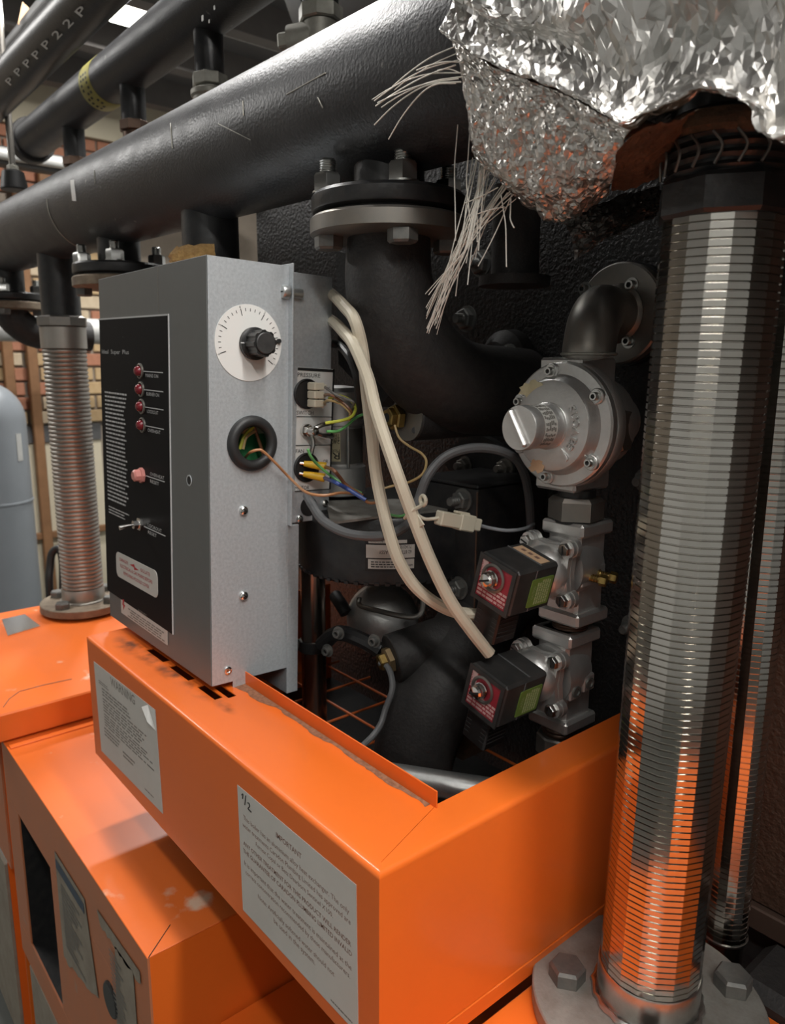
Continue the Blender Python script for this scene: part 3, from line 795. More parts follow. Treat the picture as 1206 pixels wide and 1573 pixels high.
# --- braided steel hoses
def hose_profile(z0, z1, R, pitch, depth, round_=False):
    prof = []; n = int(round((z1 - z0) / pitch)); p = (z1 - z0) / n
    for k in range(n):
        h = k * p
        if round_: prof += [(R - depth, h), (R - depth * .35, h + p * .18), (R, h + p * .38), (R, h + p * .62), (R - depth * .35, h + p * .82)]
        else: prof += [(R - depth, h), (R - depth * .6, h + p * .06), (R, h + p * .14), (R - depth * .12, h + p * .86), (R - depth, h + p * .93)]
    prof.append((R - depth, z1 - z0))
    return prof
def hose(x, y, zflange, z1, R, RFl, label, metal, collar_mat, flmat, round_, top_dx=0.0, bolts=(), loose=False):
    ax = V((top_dx, 0, z1 - zflange)).normalized()
    t = thing('steel_hose', label, 'hose', (x, y, zflange - .02), group='flexible steel hoses')
    Mh = frame((x, y, zflange), ax, (1, 0, 0))
    L = (z1 - zflange) / ax.z
    body = MB().lathe(hose_profile(0.036, L, R, .0063 if not round_ else .0105, .0019 if not round_ else .0035, round_), Mh, 18 if not round_ else 40, phase=.12)
    for k_, p_ in enumerate(body.v): body.v[k_] = p_ + ax * .036
    part('corrugated_body', body, M_[metal], t, sm=12 if not round_ else 50)
    part('lower_collar', MB().lathe([(R + .001, 0), (R + .0015, .004), (R + .0015, .034), (R + .0005, .036), (R - .003, .036)], Mh, 48), M_[collar_mat], t)
    wb = []
    for k in range(49):
        a = 2 * math.pi * k / 48; rr = R + .0035 + .0012 * math.sin(k * 2.3)
        wb.append(V((x + rr * math.cos(a), y + rr * math.sin(a), zflange + .0015)))
    part('weld_bead', MB().tube(wb, .0032, seg=8, n=1), M_[collar_mat], t)
    fl = part('base_flange', MB().lathe([(RFl - .002, -.020), (RFl, -.018), (RFl, -.0015), (RFl - .0015, 0), (R, 0)], Matrix.Translation((x, y, zflange)), 72), M_[flmat], t)
    for (bx, by) in bolts:
        part('bolt', MB().hexhead(frame((bx, by, zflange), (0, 0, 1), (1, .35, 0)), .032, .0165), M_['bolt_dark'], fl)
    return t, Mh, L
b1 = at(871, 1502, Z=.985); b2 = at(1125, 1516, Z=.985)
hx, hy = -.3318, .6105
bl = [(b1.x, b1.y), (b2.x, b2.y), (hx - (b1.y - hy), hy + (b1.x - hx)), (hx + (b1.y - hy), hy - (b1.x - hx))]
t, Mh, L = hose(hx, hy, .985, 1.712, .0473, .112, 'large shiny faceted steel hose on a bolted flange at the right', 'hose_metal', 'steel_bright', 'flange_zinc', False, top_dx=.0118, bolts=bl)
# union nut and black nipple on top of the near hose
xt = hx + .0118
part('union_nut', MB().lathe([(.050, 0), (.0525, .003), (.0525, .026), (.049, .030)], Matrix.Translation((xt, hy, 1.7115)), 8, phase=.2), M_['black_paint'], t, sm=20)
nip = []
for k in range(6): nip += [(.045, k * .008), (.0475, k * .008 + .003), (.045, k * .008 + .006)]
part('nipple', MB().lathe([(.045, -.002)] + nip + [(.044, .105)], Matrix.Translation((xt, hy, 1.742)), 36), M_['black_paint'], t)
part('cloth_wrap', MB().lathe([(.047, 0), (.0505, .004), (.051, .010), (.0485, .016)], frame((xt, hy, 1.768), (.05, .03, 1)), 40), M_['lagging_core'], t)
mb = MB()
for k in range(7):
    a = -2.6 + k * .33
    mb.tube([V((xt + .0495 * math.cos(a), hy + .0495 * math.sin(a), 1.745)), V((xt + .0505 * math.cos(a + .1), hy + .0505 * math.sin(a + .1), 1.757)), V((xt + .0495 * math.cos(a - .05), hy + .0495 * math.sin(a - .05), 1.768))], .0012, seg=5, n=3)
part('sealant_threads', mb, M_['steel_dark'], t)
# thinner hose behind it
x2, y2 = -.329, .762
t = thing('steel_hose', 'slim steel hose standing behind the large one at the right edge', 'hose', (x2, y2, .90), group='flexible steel hoses')
part('corrugated_body', MB().lathe(hose_profile(.978, 1.80, .0245, .0066, .0012), Matrix.Translation((x2, y2, .978)), 16), M_['hose_metal'], t, sm=12)
part('end_rim', MB().lathe([(.0225, 0), (.0255, .0005), (.0255, .003), (.023, .0035)], Matrix.Translation((x2, y2, .9745)), 32), M_['steel_bright'], t)
part('tail_pipe', MB().cyl((x2, y2, .86), (x2, y2, .9745), .0215, seg=28), M_['steel_tube'], t)
# worn hoses of the neighbouring boilers
def worn(x, label):
    t, Mh, L = hose(x, YH, .978, 1.63, .052, .108, label, 'hose_worn', 'hose_worn', 'flange_rust', True,
                    bolts=[(x + .082 * math.cos(a), YH + .082 * math.sin(a)) for a in (.6, 2.17, 3.74, 5.31)])
    part('upper_collar', MB().lathe([(.049, 0), (.054, .001), (.054, .052), (.050, .053)], Matrix.Translation((x, YH, 1.6305)), 40), M_['hose_worn'], t)
    part('union_nut', MB().lathe([(.053, 0), (.060, .002), (.060, .022), (.052, .026)], Matrix.Translation((x, YH, 1.6838)), 8), M_['steel_dark'], t, sm=20)
    part('nipple', MB().lathe([(.046, 0), (.046, zh(x) - RH - 1.71 + .02)], Matrix.Translation((x, YH, 1.7098)), 32), M_['black_paint'], t)
    part('packing_ring', MB().lathe([(.06, -.006), (.095, -.004), (.096, .0), (.06, .002)], Matrix.Translation((x, YH, .9575)), 40), M_['flange_rust'], t)
    part('stud', MB().cyl((x + .05, YH - .05, .9515), (x + .05, YH - .05, .9580), .012, seg=12), M_['bolt_dark'], t)
    return t
worn(HX[2], 'worn grey corrugated hose left of the control box')
t = worn(HX[1], 'corrugated hose almost hidden behind the grey control box')
mb = MB(); rnd = random.Random(4)
zb = at(350, 385, Y=YH - .05).z
rows = []
for i in range(9):
    row = []
    for j in range(14):
        a = math.radians(195 + j * 11); rr = .056 + .012 * math.sin(math.pi * i / 8) + rnd.uniform(-.004, .004)
        row.append(V((HX[1] + rr * math.cos(a), YH + rr * math.sin(a), zb - .014 + i * .0045 + rnd.uniform(-.002, .002))))
    rows.append(row)
mb.grid(rows); part('jute_wrap', mb, M_['fibre_tan'], t, label='tan fibre packing round the pipe')

# ================================================================ FOIL LAGGING
lag = thing('foil_lagging', 'torn crumpled silver foil lagging hanging from the main pipe', 'lagging', (-.35, .6, 1.69))
def crumple(G, nr, nc, amp, seed, jitter=.5, freq=26, creased=False):
    """resample control grid to nr x nc, push it along a noise field and jitter the nodes"""
    rr, cc = len(G), len(G[0])
    cols = [spline([G[i][j] for i in range(rr)], 24) for j in range(cc)]
    m = len(cols[0]); rows = []
    for i in range(nr):
        f = i / (nr - 1) * (m - 1); a = int(min(f, m - 2)); t = f - a
        rows.append([c[a].lerp(c[a + 1], t) for c in cols])
    out = []
    rnd = random.Random(seed)
    for row in rows:
        s = spline(row, 24); k = len(s); o = []; cum = [0.0]
        for j in range(k - 1): cum.append(cum[-1] + (s[j + 1] - s[j]).length)
        a = 0
        for j in range(nc):
            f = j / (nc - 1) * cum[-1]
            while a < k - 2 and cum[a + 1] < f: a += 1
            o.append(s[a].lerp(s[a + 1], (f - cum[a]) / max(cum[a + 1] - cum[a], 1e-9)))
        out.append(o)
    res = []
    for i in range(nr):
        row = []
        for j in range(nc):
            p = out[i][j]
            du = out[i][min(j + 1, nc - 1)] - out[i][max(j - 1, 0)]; dv = out[min(i + 1, nr - 1)][j] - out[max(i - 1, 0)][j]
            nrm = du.cross(dv); nrm = nrm.normalized() if nrm.length > 1e-9 else V((0, -1, 0))
            q = p * freq + V((seed * 3.1, 0, 0))
            d = 0.6 * (1 - abs(noise.noise(q)) * 2.4) + 0.45 * (1 - abs(noise.noise(q * 2.3)) * 2.4) + .25 * noise.noise(q * 6.1)
            if creased:         # long creases running round the pipe, with calmer panels between them
                w = V((p.x * 34 + p.z * 9, p.z * 7 + p.y * 5, seed))
                c1 = abs(noise.noise(w)); c2 = abs(noise.noise(w * 2.1 + V((7, 3, 0)))); c3 = abs(noise.noise(V((p.x * 16 - p.z * 30, p.z * 10, 5))))
                d = 1.3 * max(0, .22 - c1) * 4 - .8 * max(0, .16 - c2) * 4 + .9 * max(0, .14 - c3) * 5 + .8 * noise.noise(p * 9) + .45 * noise.noise(p * 75) + .7 * (1 - 2.2 * abs(noise.noise(p * 30))) + .5 * (1 - 2.2 * abs(noise.noise(p * 64)))
            p = p + nrm * d * amp
            if 0 < i < nr - 1 and 0 < j < nc - 1:
                p = p + du * rnd.uniform(-jitter, jitter) * .5 + dv * rnd.uniform(-jitter, jitter) * .5
            row.append(p)
        res.append(row)
    return res
def foil_mesh(G):
    nr, nc = len(G), len(G[0]); vs = [p for r in G for p in r]; fs = []
    for i in range(nr - 1):
        for j in range(nc - 1):
            a, b, c, d = i * nc + j, i * nc + j + 1, (i + 1) * nc + j + 1, (i + 1) * nc + j
            fs += [(a, b, c), (a, c, d)] if (i * 7 + j * 3) % 2 else [(a, b, d), (b, c, d)]
    mb = MB(); mb.add(vs, fs)
    return mb
ridge_px = [(687, 58), (722, 82), (760, 104), (800, 120), (842, 136), (880, 152), (912, 170), (945, 190), (968, 200), (1005, 184), (1048, 166), (1086, 148), (1130, 158), (1170, 178), (1206, 226)]
RY = .502
rid = [at(x, y, Y=RY + (.004 if 600 < x < 990 else .012)) for x, y in ridge_px]
rid += [V((-.16, RY, 1.755)), V((0, RY, 1.76)), V((.2, RY, 1.76)), V((.5, RY, 1.755)), V((.8, RY, 1.76))]
G = []
for ri, (y, z, dx) in enumerate(((.72, 2.045, -.03), (.61, 2.065, -.03), (.545, 2.04, -.025), (.510, 1.985, -.018), (.498, 1.92, -.012), (.495, 1.86, -.006))):
    G.append([V((p.x + dx * max(0.0, 1 - k / 7), y - .006 * math.sin(k * 1.3), max(z, p.z + .045 + .014 * (5 - ri)) + .005 * math.sin(k * 2.1))) for k, p in enumerate(rid)])
G.append([V((p.x, p.y + .003, p.z + .032)) for p in rid])
G.append([V((p.x, p.y - .012, p.z + .004)) for p in rid])
G.append(rid)
main = crumple(G, 84, 400, .0024, 1, .55, 20, True)
o = part('foil_wrap', foil_mesh(main), M_['foil'], lag, sm=9)
md = o.modifiers.new('thickness', 'SOLIDIFY'); md.thickness = .0008
# the torn pouch below the bright fold
pr_top = [at(x, y, Y=RY + .004) for x, y in ridge_px[:9]]
pr_m1 = [at(x, y, Y=RY + .008) for x, y in ((704, 108), (738, 128), (772, 146), (808, 160), (846, 174), (880, 188), (912, 200), (940, 212), (958, 216))]
pr_m2 = [at(x, y, Y=RY + .022) for x, y in ((716, 180), (748, 200), (780, 218), (812, 232), (848, 242), (878, 250), (905, 254), (928, 256), (945, 256))]
pr_m3 = [at(x, y, Y=RY + .045) for x, y in ((722, 232), (752, 255), (782, 275), (815, 290), (848, 298), (876, 300), (902, 298), (922, 292), (940, 284))]
pr_b = [at(x, y, Y=RY + .075) for x, y in ((728, 242), (757, 272), (786, 300), (818, 326), (848, 344), (872, 346), (893, 338), (912, 318), (936, 300))]
pouch = crumple([pr_top, pr_m1, pr_m2, pr_m3, pr_b], 46, 60, .0050, 4, .55, 34)
o = part('torn_flap', foil_mesh(pouch), M_['foil_crumpled'], lag, sm=14)
md = o.modifiers.new('thickness', 'SOLIDIFY'); md.thickness = .0008
# crumpled dark skirt trailing back to the boiler
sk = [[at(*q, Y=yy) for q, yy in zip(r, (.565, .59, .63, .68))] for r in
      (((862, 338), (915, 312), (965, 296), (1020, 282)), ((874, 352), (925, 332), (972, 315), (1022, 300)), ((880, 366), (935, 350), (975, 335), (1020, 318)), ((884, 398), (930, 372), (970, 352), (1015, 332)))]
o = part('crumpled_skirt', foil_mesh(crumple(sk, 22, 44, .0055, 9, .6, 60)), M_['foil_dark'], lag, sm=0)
# fibrous core: lumpy sleeves either side of the hose union
def sleeve(x0, x1, r, seed):
    rows = []
    for i in range(26):
        a = 2 * math.pi * i / 25; row = []
        for j in range(20):
            x = x0 + (x1 - x0) * j / 19
            rr = r + .006 * abs(noise.noise(V((x * 18, math.cos(a) * 2 + seed, math.sin(a) * 2))))
            row.append(V((x, YH + rr * .98 * math.cos(a), zh(x) - .006 + rr * math.sin(a))))
        rows.append(row)
    return MB().grid(rows)
part('fibre_core', sleeve(-.505, -.385, .0945, 1), M_['lagging_core'], lag, sm=60)
part('fibre_core', sleeve(-.255, .79, .0960, 4), M_['lagging_core'], lag, sm=60)
cu = [[at(*q, Y=yy) for q in r] for r, yy in zip((((950, 236), (985, 205), (1030, 188), (1075, 172)), ((944, 268), (985, 245), (1020, 220), (1050, 195)), ((938, 296), (985, 288), (1022, 262), (1046, 235))), (.50, .545, .60))]
part('inner_lining', foil_mesh(crumple(cu, 20, 26, .003, 6, .4, 40)), M_['lagging_core'], lag, sm=50)
# frayed glass strands
rnd = random.Random(12)
def strand(p0, p1, y0, y1, sag, r=.00055, bend=0, via=None):
    a = at(*p0, Y=y0); b = at(*p1, Y=y1); mid = a.lerp(b, .5) + V((0, 0, sag)) + V((bend, 0, 0))
    if via: mid = at(*via, Y=(y0 + y1) / 2 - .01)
    part('strand', MB().tube([a, a.lerp(mid, .55) + V((0, 0, sag * .25)), mid, mid.lerp(b, .55) + V((0, 0, sag * .2)), b], r, seg=5, n=5), M_['strand'], lag)
for p0, p1, sg in (((698, 72), (603, 133), .004), ((702, 82), (606, 138), .003), ((706, 92), (575, 155), .006), ((700, 100), (577, 163), .004), ((708, 112), (572, 153), .008), ((710, 118), (586, 165), .006),
                   ((704, 121), (580, 158), .004), ((708, 126), (575, 192), .012), ((700, 128), (597, 214), .016), ((712, 96), (640, 108), .003), ((706, 112), (672, 108), .002)):
    strand(p0, p1, RY + .006, RY + .012 + rnd.uniform(-.012, .01), sg, r=rnd.uniform(.00045, .0007))
for k in range(30):
    s = rnd.random(); p0 = (728 + s * 66 + rnd.uniform(-4, 4), 240 + s * 66)
    e = rnd.random()
    p1 = (rnd.choice([654, 657, 660, 666, 672]) + rnd.uniform(-3, 6), 514 - rnd.random() ** 2 * 70) if e < .7 else (700 + rnd.uniform(-8, 40), 400 + rnd.uniform(-30, 40))
    strand(p0, p1, RY + .07, RY + .05 + rnd.uniform(-.03, .03), rnd.uniform(-.004, .006), r=rnd.uniform(.00038, .0006), via=(rnd.gauss(708, 9), rnd.gauss(382, 11)) if e < .7 else None)
for p0, p1 in (((770, 300), (778, 410)), ((706, 160), (700, 370)), ((745, 250), (735, 385)), ((785, 305), (790, 350)), ((722, 200), (722, 340)), ((738, 262), (733, 372)), ((765, 288), (714, 312)), ((775, 318), (725, 332)), ((700, 455), (704, 370))):
    strand(p0, p1, RY + .06, RY + .055, rnd.uniform(-.006, .006), r=.0006, bend=rnd.uniform(-.006, .006))

# ================================================================ GREY CONTROL BOX (leans back a little)
P0 = at(324.5, 1055, Z=Z0 + .010)
MBX = Matrix.Translation(P0) @ Matrix.Rotation(math.radians(-1.9), 4, 'X')
def bl_(px, py, **k): return at_local(MBX, px, py, **k)
def bw(px, py, **k): return MBX @ bl_(px, py, **k)
BWD, BH, BD = .354, bl_(316, 391, x=0).z, bl_(444, 408, x=0).y
BD2 = bl_(511, 420, x=-.002).y
ZBK = bl_(452, 803, x=-.002).z
box = thing('control_box', 'grey galvanised control box with black panel, white dial and round grommet', 'control box', M=MBX)
TH = .0015
part('front_panel', MB().aabb((-BWD, 0, .0), (0, TH, BH), bev=.0006), M_['shaded_galv'], box, local=True)
# right side with the grommet hole
gc = bl_(387, 681, x=0); GR = .0335
def rect_loop(y0, z0, y1, z1, cy_, cz_, n=64):
    out = []; angs = [2 * math.pi * k / n for k in range(n)]
    ca = [math.atan2(z - cz_, y - cy_) % (2 * math.pi) for y, z in ((y0, z0), (y1, z0), (y1, z1), (y0, z1))]
    for c in ca:
        i = min(range(n), key=lambda k: abs(angs[k] - c)); angs[i] = c
    for a in angs:
        dy, dz = math.cos(a), math.sin(a); t = 1e9
        if dy > 1e-9: t = min(t, (y1 - cy_) / dy)
        if dy < -1e-9: t = min(t, (y0 - cy_) / dy)
        if dz > 1e-9: t = min(t, (z1 - cz_) / dz)
        if dz < -1e-9: t = min(t, (z0 - cz_) / dz)
        out.append((cy_ + dy * t, cz_ + dz * t))
    return out, [(cy_ + (GR - .006) * math.cos(a), cz_ + (GR - .006) * math.sin(a)) for a in angs]
MYZ = Matrix(((0, 0, 1, 0), (1, 0, 0, 0), (0, 1, 0, 0), (0, 0, 0, 1)))      # (y, z, x) -> (x, y, z)
zs0 = bl_(431, 1026, x=0).z
lo, li = rect_loop(TH, .0, BD, BH, gc.y, gc.z)
part('side_panel', MB().rings(lo, li, -TH, 0, MYZ), M_['galv'], box, local=True)
part('top_panel', MB().aabb((-BWD, TH, BH - TH), (-TH, BD, BH)), M_['galv'], box, local=True)
part('left_panel', MB().aabb((-BWD, TH, 0), (-BWD + TH, BD, BH - TH)), M_['galv'], box, local=True)
part('bottom_panel', MB().aabb((-BWD + TH, TH, 0), (-TH, BD, TH)), M_['galv'], box, local=True)
part('rear_flange', MB().aabb((-BWD, BD + .0002, ZBK - .002), (.0085, BD + .0022, BH + .003), bev=.0004), M_['galv'], box, local=True)
part('rear_case', MB().aabb((-BWD + .03, BD + .0024, ZBK), (-.002, BD2, BH - .006), bev=.0006), M_['galv'], box, local=True)
part('mounting_plate', MB().aabb((-BWD, BD + .0005, bl_(446, 1064, x=0).z), (.0, BD + .018, ZBK - .0025), bev=.0005), M_['galv'], box, local=True)
tb = [bl_(*q, x=-.0003) for q in ((358, 1046), (386, 1038), (372, 1063), (358, 1064))]
mb = MB().add(tb + [p + V((-.0012, 0, 0)) for p in tb], [(0, 3, 2, 1), (4, 5, 6, 7), (0, 1, 5, 4), (1, 2, 6, 5), (2, 3, 7, 6), (3, 0, 4, 7)])
part('bottom_tab', mb, M_['galv'], box, local=True)
g = part('grommet', MB().lathe([(GR - .011, -.004), (GR - .0125, .0), (GR - .0125, .004), (GR - .010, .0075), (GR - .005, .0085), (GR - .001, .0065), (GR + .001, .002), (GR + .001, .0003), (GR - .005, .0003)],
     MBX @ MYZ @ Matrix.Translation((gc.y, gc.z, 0)), 48, cap0=False, cap1=False), M_['rubber'], box, sm=60, label='black rubber grommet')
part('circuit_board', MB().aabb((-.046, .008, gc.z - .06), (-.042, BD - .006, gc.z + .008)), M_['pcb_green'], box, local=True, label='green circuit board')
part('terminal_strip', MB().aabb((-.046, .012, gc.z + .009), (-.034, BD - .008, gc.z + .022), bev=.002), M_['nylon'], box, local=True)
for col_, pts in (('wire_tan', ((373, 690), (378, 672), (392, 662))), ('wire_yellow_green', ((368, 690), (376, 668), (390, 656))), ('wire_brown', ((390, 655), (397, 675), (405, 700)))):
    part('inner_wire', MB().tube([bl_(*q, x=-.020) for q in pts], .0022, seg=8, n=5), M_[col_], box, local=True)
# vertical seam and small hole on the front
p = bl_(243, 445, y=0); part('press_line', MB().aabb((p.x - .0004, -.0003, .30), (p.x + .0004, 0, BH - .001)), M_['steel_dark'], box, local=True)
p = bl_(291, 738, y=0)
part('hole_rim', MB().lathe([(.0072, 0), (.0072, .0008), (.0055, .0008), (.0055, -.0002)], frame(MBX @ p, MBX.to_3x3() @ V((0, -1, 0))), 20, cap1=False), M_['galv'], box)
part('hole', MB().lathe([(.0052, 0), (.0052, .0006)], frame(MBX @ p, MBX.to_3x3() @ V((0, -1, 0))), 20), M_['ink_black'], box)
# black fascia
fp = [bw(*q, y=0) for q in ((152, 491), (257, 484), (166, 906))]
pl = Patch(*fp)
mb = MB(); pl.slab(mb, 0, 0, 1, 1, .0002, .0012)
fas = part('fascia', mb, M_['panel_black'], box, label='black instrument panel with white print')
mb = MB(); pl.slab(mb, -.008, .998, 1.008, 1.003, .0001, .0014); pl.slab(mb, 1.0, 0, 1.008, 1.0, .0001, .0014); part('fascia_edge', mb, M_['ink_white'], fas)
def fuv(px, py):
    p = bw(px, py, y=-.0013) - pl.o
    return p.dot(pl.u) / pl.w, p.dot(pl.v) / pl.h
mb = MB()
a, b = fuv(157, 543); a2, _ = fuv(198, 541)
text_mb('Ideal  Super  Plus', pl, a, b, w=a2 - a, h=.019, mb=mb, n=.0016)
a0, b1_ = fuv(159, 597); a1, b0_ = fuv(203, 795)
greek(pl, .065, b0_ + .03, .42, b1_, 28, 31, mb=mb, n=.0016, ragged=.18, fill=.42); greek(pl, .075, b0_ - .02, .42, b0_ + .012, 3, 32, mb=mb, n=.0016, fill=.42)
lamp_px = [(216, 570, 'MAINS ON'), (217.5, 598, 'BURNER ON'), (218.5, 624.5, 'LOCKOUT'), (219.5, 653, 'OVERHEAT')]
for x, y, tx in lamp_px:
    a, b = fuv(x, y)
    pl.slab(mb, a + .03, b - .0015, .93, b + .0015, .0013, .0016)
    text_mb(tx, pl, a + .07, b - .0175, w=.17 if len(tx) > 7 else .15, h=.011, mb=mb, n=.0016)
for x, y, t1, t2 in ((219, 729, 'OVERHEAT', 'RESET'), (216, 806, 'LOCKOUT', 'RESET')):
    a, b = fuv(x, y); pl.slab(mb, a + .05, b - .0015, .93, b + .0015, .0013, .0016)
    text_mb(t1, pl, a + .11, b + .006, w=.19, h=.011, mb=mb, n=.0016); text_mb(t2, pl, a + .11, b - .018, w=.12, h=.011, mb=mb, n=.0016)
part('white_print', mb, M_['ink_white'], fas, sm=0, kind='stuff')
nF = pl.n
for x, y, tx in lamp_px:
    p = bw(x, y, y=-.0012)
    l = part('indicator_lamp', MB().lathe([(.0105, 0), (.0105, .0022), (.0088, .0028), (.0083, .0018)], frame(p, nF), 28, cap1=False), M_['steel_dark'], fas)
    part('lens', MB().lathe([(.0070, 0), (.0070, .003), (.0062, .0065), (.004, .0085), (.001, .009)], frame(p, nF), 24), M_['lens_red'], l, sm=60)
p = bw(219, 730, y=-.0012)
b = part('reset_button', MB().lathe([(.011, 0), (.011, .004), (.0085, .005), (.0085, .012), (.0060, .014)], frame(p, nF), 8), M_['lens_pink'], fas)
p = bw(216, 805, y=-.0012)
b = part('toggle_switch', MB().lathe([(.010, 0), (.010, .003), (.0065, .0035), (.0065, .011)], frame(p, nF), 6), M_['chrome'], fas)
part('lever', MB().cyl(p + nF * .010, p + nF * .030 + V((-.002, 0, -.003)), .0022, .0034, seg=12), M_['chrome'], b)
# stickers
sp = Patch(bw(178.5, 846, y=-.0013), bw(242, 878, y=-.0013), bw(180, 884, y=-.0013))
mb = MB(); sp.rounded(mb, 0, 0, 1, 1, .010, .0001, .0008); st = part('warning_sticker', mb, M_['paper'], fas, label='white rounded sticker with red print')
mb = MB()
text_mb('DANGER', sp, .10, .69, w=.22, h=.13, mb=mb, n=.001); text_mb('ISOLATE', sp, .62, .69, w=.22, h=.13, mb=mb, n=.001)
text_mb('ELECTRICAL & GAS MAINS BEFORE', sp, .5, .45, w=.78, h=.13, mb=mb, n=.001, align='CENTER'); text_mb('REMOVING MODULE COVER', sp, .5, .21, w=.62, h=.13, mb=mb, n=.001, align='CENTER')
mb.add([sp.p(*q, .001) for q in ((.36, .74), (.47, .84), (.49, .74), (.58, .70), (.47, .62), (.46, .71))], [(0, 1, 2, 3, 4, 5)])
part('red_print', mb, M_['ink_red'], st, sm=0, kind='stuff')
sp = Patch(bw(185, 913, y=-.0003), bw(256, 960, y=-.0003), bw(187, 941, y=-.0003))
mb = MB(); sp.slab(mb, 0, 0, 1, 1, .0001, .0007); st = part('caution_sticker', mb, M_['paper'], box, label='pale sticker with a small red flash')
mb = greek(sp, .15, .08, .96, .62, 4, 41, n=.001, centre=True); text_mb('WARNING', sp, .5, .72, w=.2, h=.16, mb=mb, n=.001, align='CENTER'); part('print_lines', mb, M_['ink_grey'], st, sm=0, kind='stuff')
part('red_flash', MB().add([sp.p(*q, .001) for q in ((.05, .85), (.085, .85), (.07, .58), (.10, .58), (.05, .2), (.06, .5), (.035, .5))], [(0, 1, 2, 3, 4, 5, 6)]), M_['ink_red'], st, sm=0)
# dial and knob
dc = bl_(382, 527, x=0); DR = .0455
Md = MBX @ MYZ @ Matrix.Translation((dc.y, dc.z, 0))
dial = part('dial', MB().lathe([(DR, .0001), (DR, .0008)], Md, 64), M_['white_print'], box, label='round white dial with black graduations')
mb = MB()
def tick(a, r0, r1, w):
    a = math.radians(a); c, s = math.cos(a), math.sin(a)
    mb.add([(r0 * c - w * s, r0 * s + w * c, .001), (r1 * c - w * s, r1 * s + w * c, .001), (r1 * c + w * s, r1 * s - w * c, .001), (r0 * c + w * s, r0 * s - w * c, .001)], [(0, 1, 2, 3)], Md)
maj = [200, 153, 106, 59, 12, -36]
for k, a in enumerate(maj):
    tick(a, DR * .72, DR * .90, .0005)
    if k < 5:
        for j in range(1, 5): tick(a - j * 9.45, DR * .82, DR * .90, .0004)
for k, a in enumerate(maj):
    if k == 4: continue
    dp = Patch(V((0, .0045, 0)), V((.003, .0045, 0)), V((0, 0, 0)))
    t2 = text_mb('654321'[k], dp, 0, 0, h=1, n=.001)
    ang = math.radians(a)
    Mt = Md @ Matrix.Translation((DR * .95 * math.cos(ang), DR * .95 * math.sin(ang), 0)) @ Matrix.Rotation(ang - math.pi / 2, 4, 'Z') @ Matrix.Translation((-.0015, -.002, 0)) @ Matrix.Scale(.8, 4)
    mb.add(t2.v, t2.f, Mt)
part('graduations', mb, M_['ink_black'], dial, sm=0)
part('stop_pin', MB().cyl(Md @ V((DR * .90, .10 * DR, .0008)), Md @ V((DR * .90, .10 * DR, .004)), .0028, seg=14), M_['ink_black'], dial)
kn = bl_(389, 528, x=.001)
Mk = MBX @ MYZ @ Matrix.Translation((kn.y, kn.z, .001))
kb = part('knob', MB().lathe([(.0185, 0), (.0195, .001), (.0195, .006), (.016, .0075)], Mk, 40), M_['black_plastic'], dial, label='black fluted knob')
prof = []
for k in range(48):
    a = 2 * math.pi * k / 48; r = .0145 + (.0014 if (k % 6) < 3 else -.0002); prof.append((r * math.cos(a), r * math.sin(a)))
part('fluted_grip', MB().prism(prof, .007, .029, Mk), M_['black_plastic'], kb, sm=20)
part('cap', MB().lathe([(.0128, 0), (.0128, .0015), (.0118, .0022)], Mk @ Matrix.Translation((0, 0, .029)), 32), M_['coil_plastic'], kb)
part('pointer_line', MB().box((-.0175, 0, .0068), (.006, .0012, .0012), Mk), M_['ink_white'], kb)
# screws
def pan_screw(parent, p, n, r, m='chrome', cross=True):
    Ms = frame(p, n)
    s = part('screw', MB().lathe([(r, 0), (r, r * .25), (r * .85, r * .55), (r * .5, r * .72), (r * .1, r * .76)], Ms, 20), M_[m], parent, sm=60)
    if cross:
        c = MB().box((0, 0, r * .75), (r * 1.0, r * .2, r * .12), Ms @ Matrix.Rotation(.5, 4, 'Z')); c.box((0, 0, r * .75), (r * .2, r * 1.0, r * .12), Ms @ Matrix.Rotation(.5, 4, 'Z'))
        part('cross_recess', c, M_['ink_black'], s)
    return s
nR = MBX.to_3x3() @ V((1, 0, 0))
for q in ((374, 784), (374, 915)): pan_screw(box, bw(*q, x=.0002), nR, .0062)
p = bw(350, 1030, x=.0002)
part('rivet', MB().lathe([(.0055, 0), (.0052, .0015), (.003, .002), (.002, .0008)], frame(p, nR), 18), M_['chrome'], box)
nY = MBX.to_3x3() @ V((0, -1, 0))
p = MBX @ V((.0005, BD - .012, bl_(441, 449, x=0).z))
s = part('clamp_screw', MB().lathe([(.0085, -.006), (.0085, .001), (.0075, .003), (.002, .0035)], frame(p + nY * -.004, nY), 22), M_['galv_tube'], box, sm=50)
part('screw_shank', MB().cyl(p - nY * .014, p - nY * .030, .0062, seg=16), M_['galv_tube'], s)
part('cross_recess', MB().box((0, 0, .0036), (.008, .0014, .0006), frame(p + nY * -.004, nY)), M_['ink_black'], s)
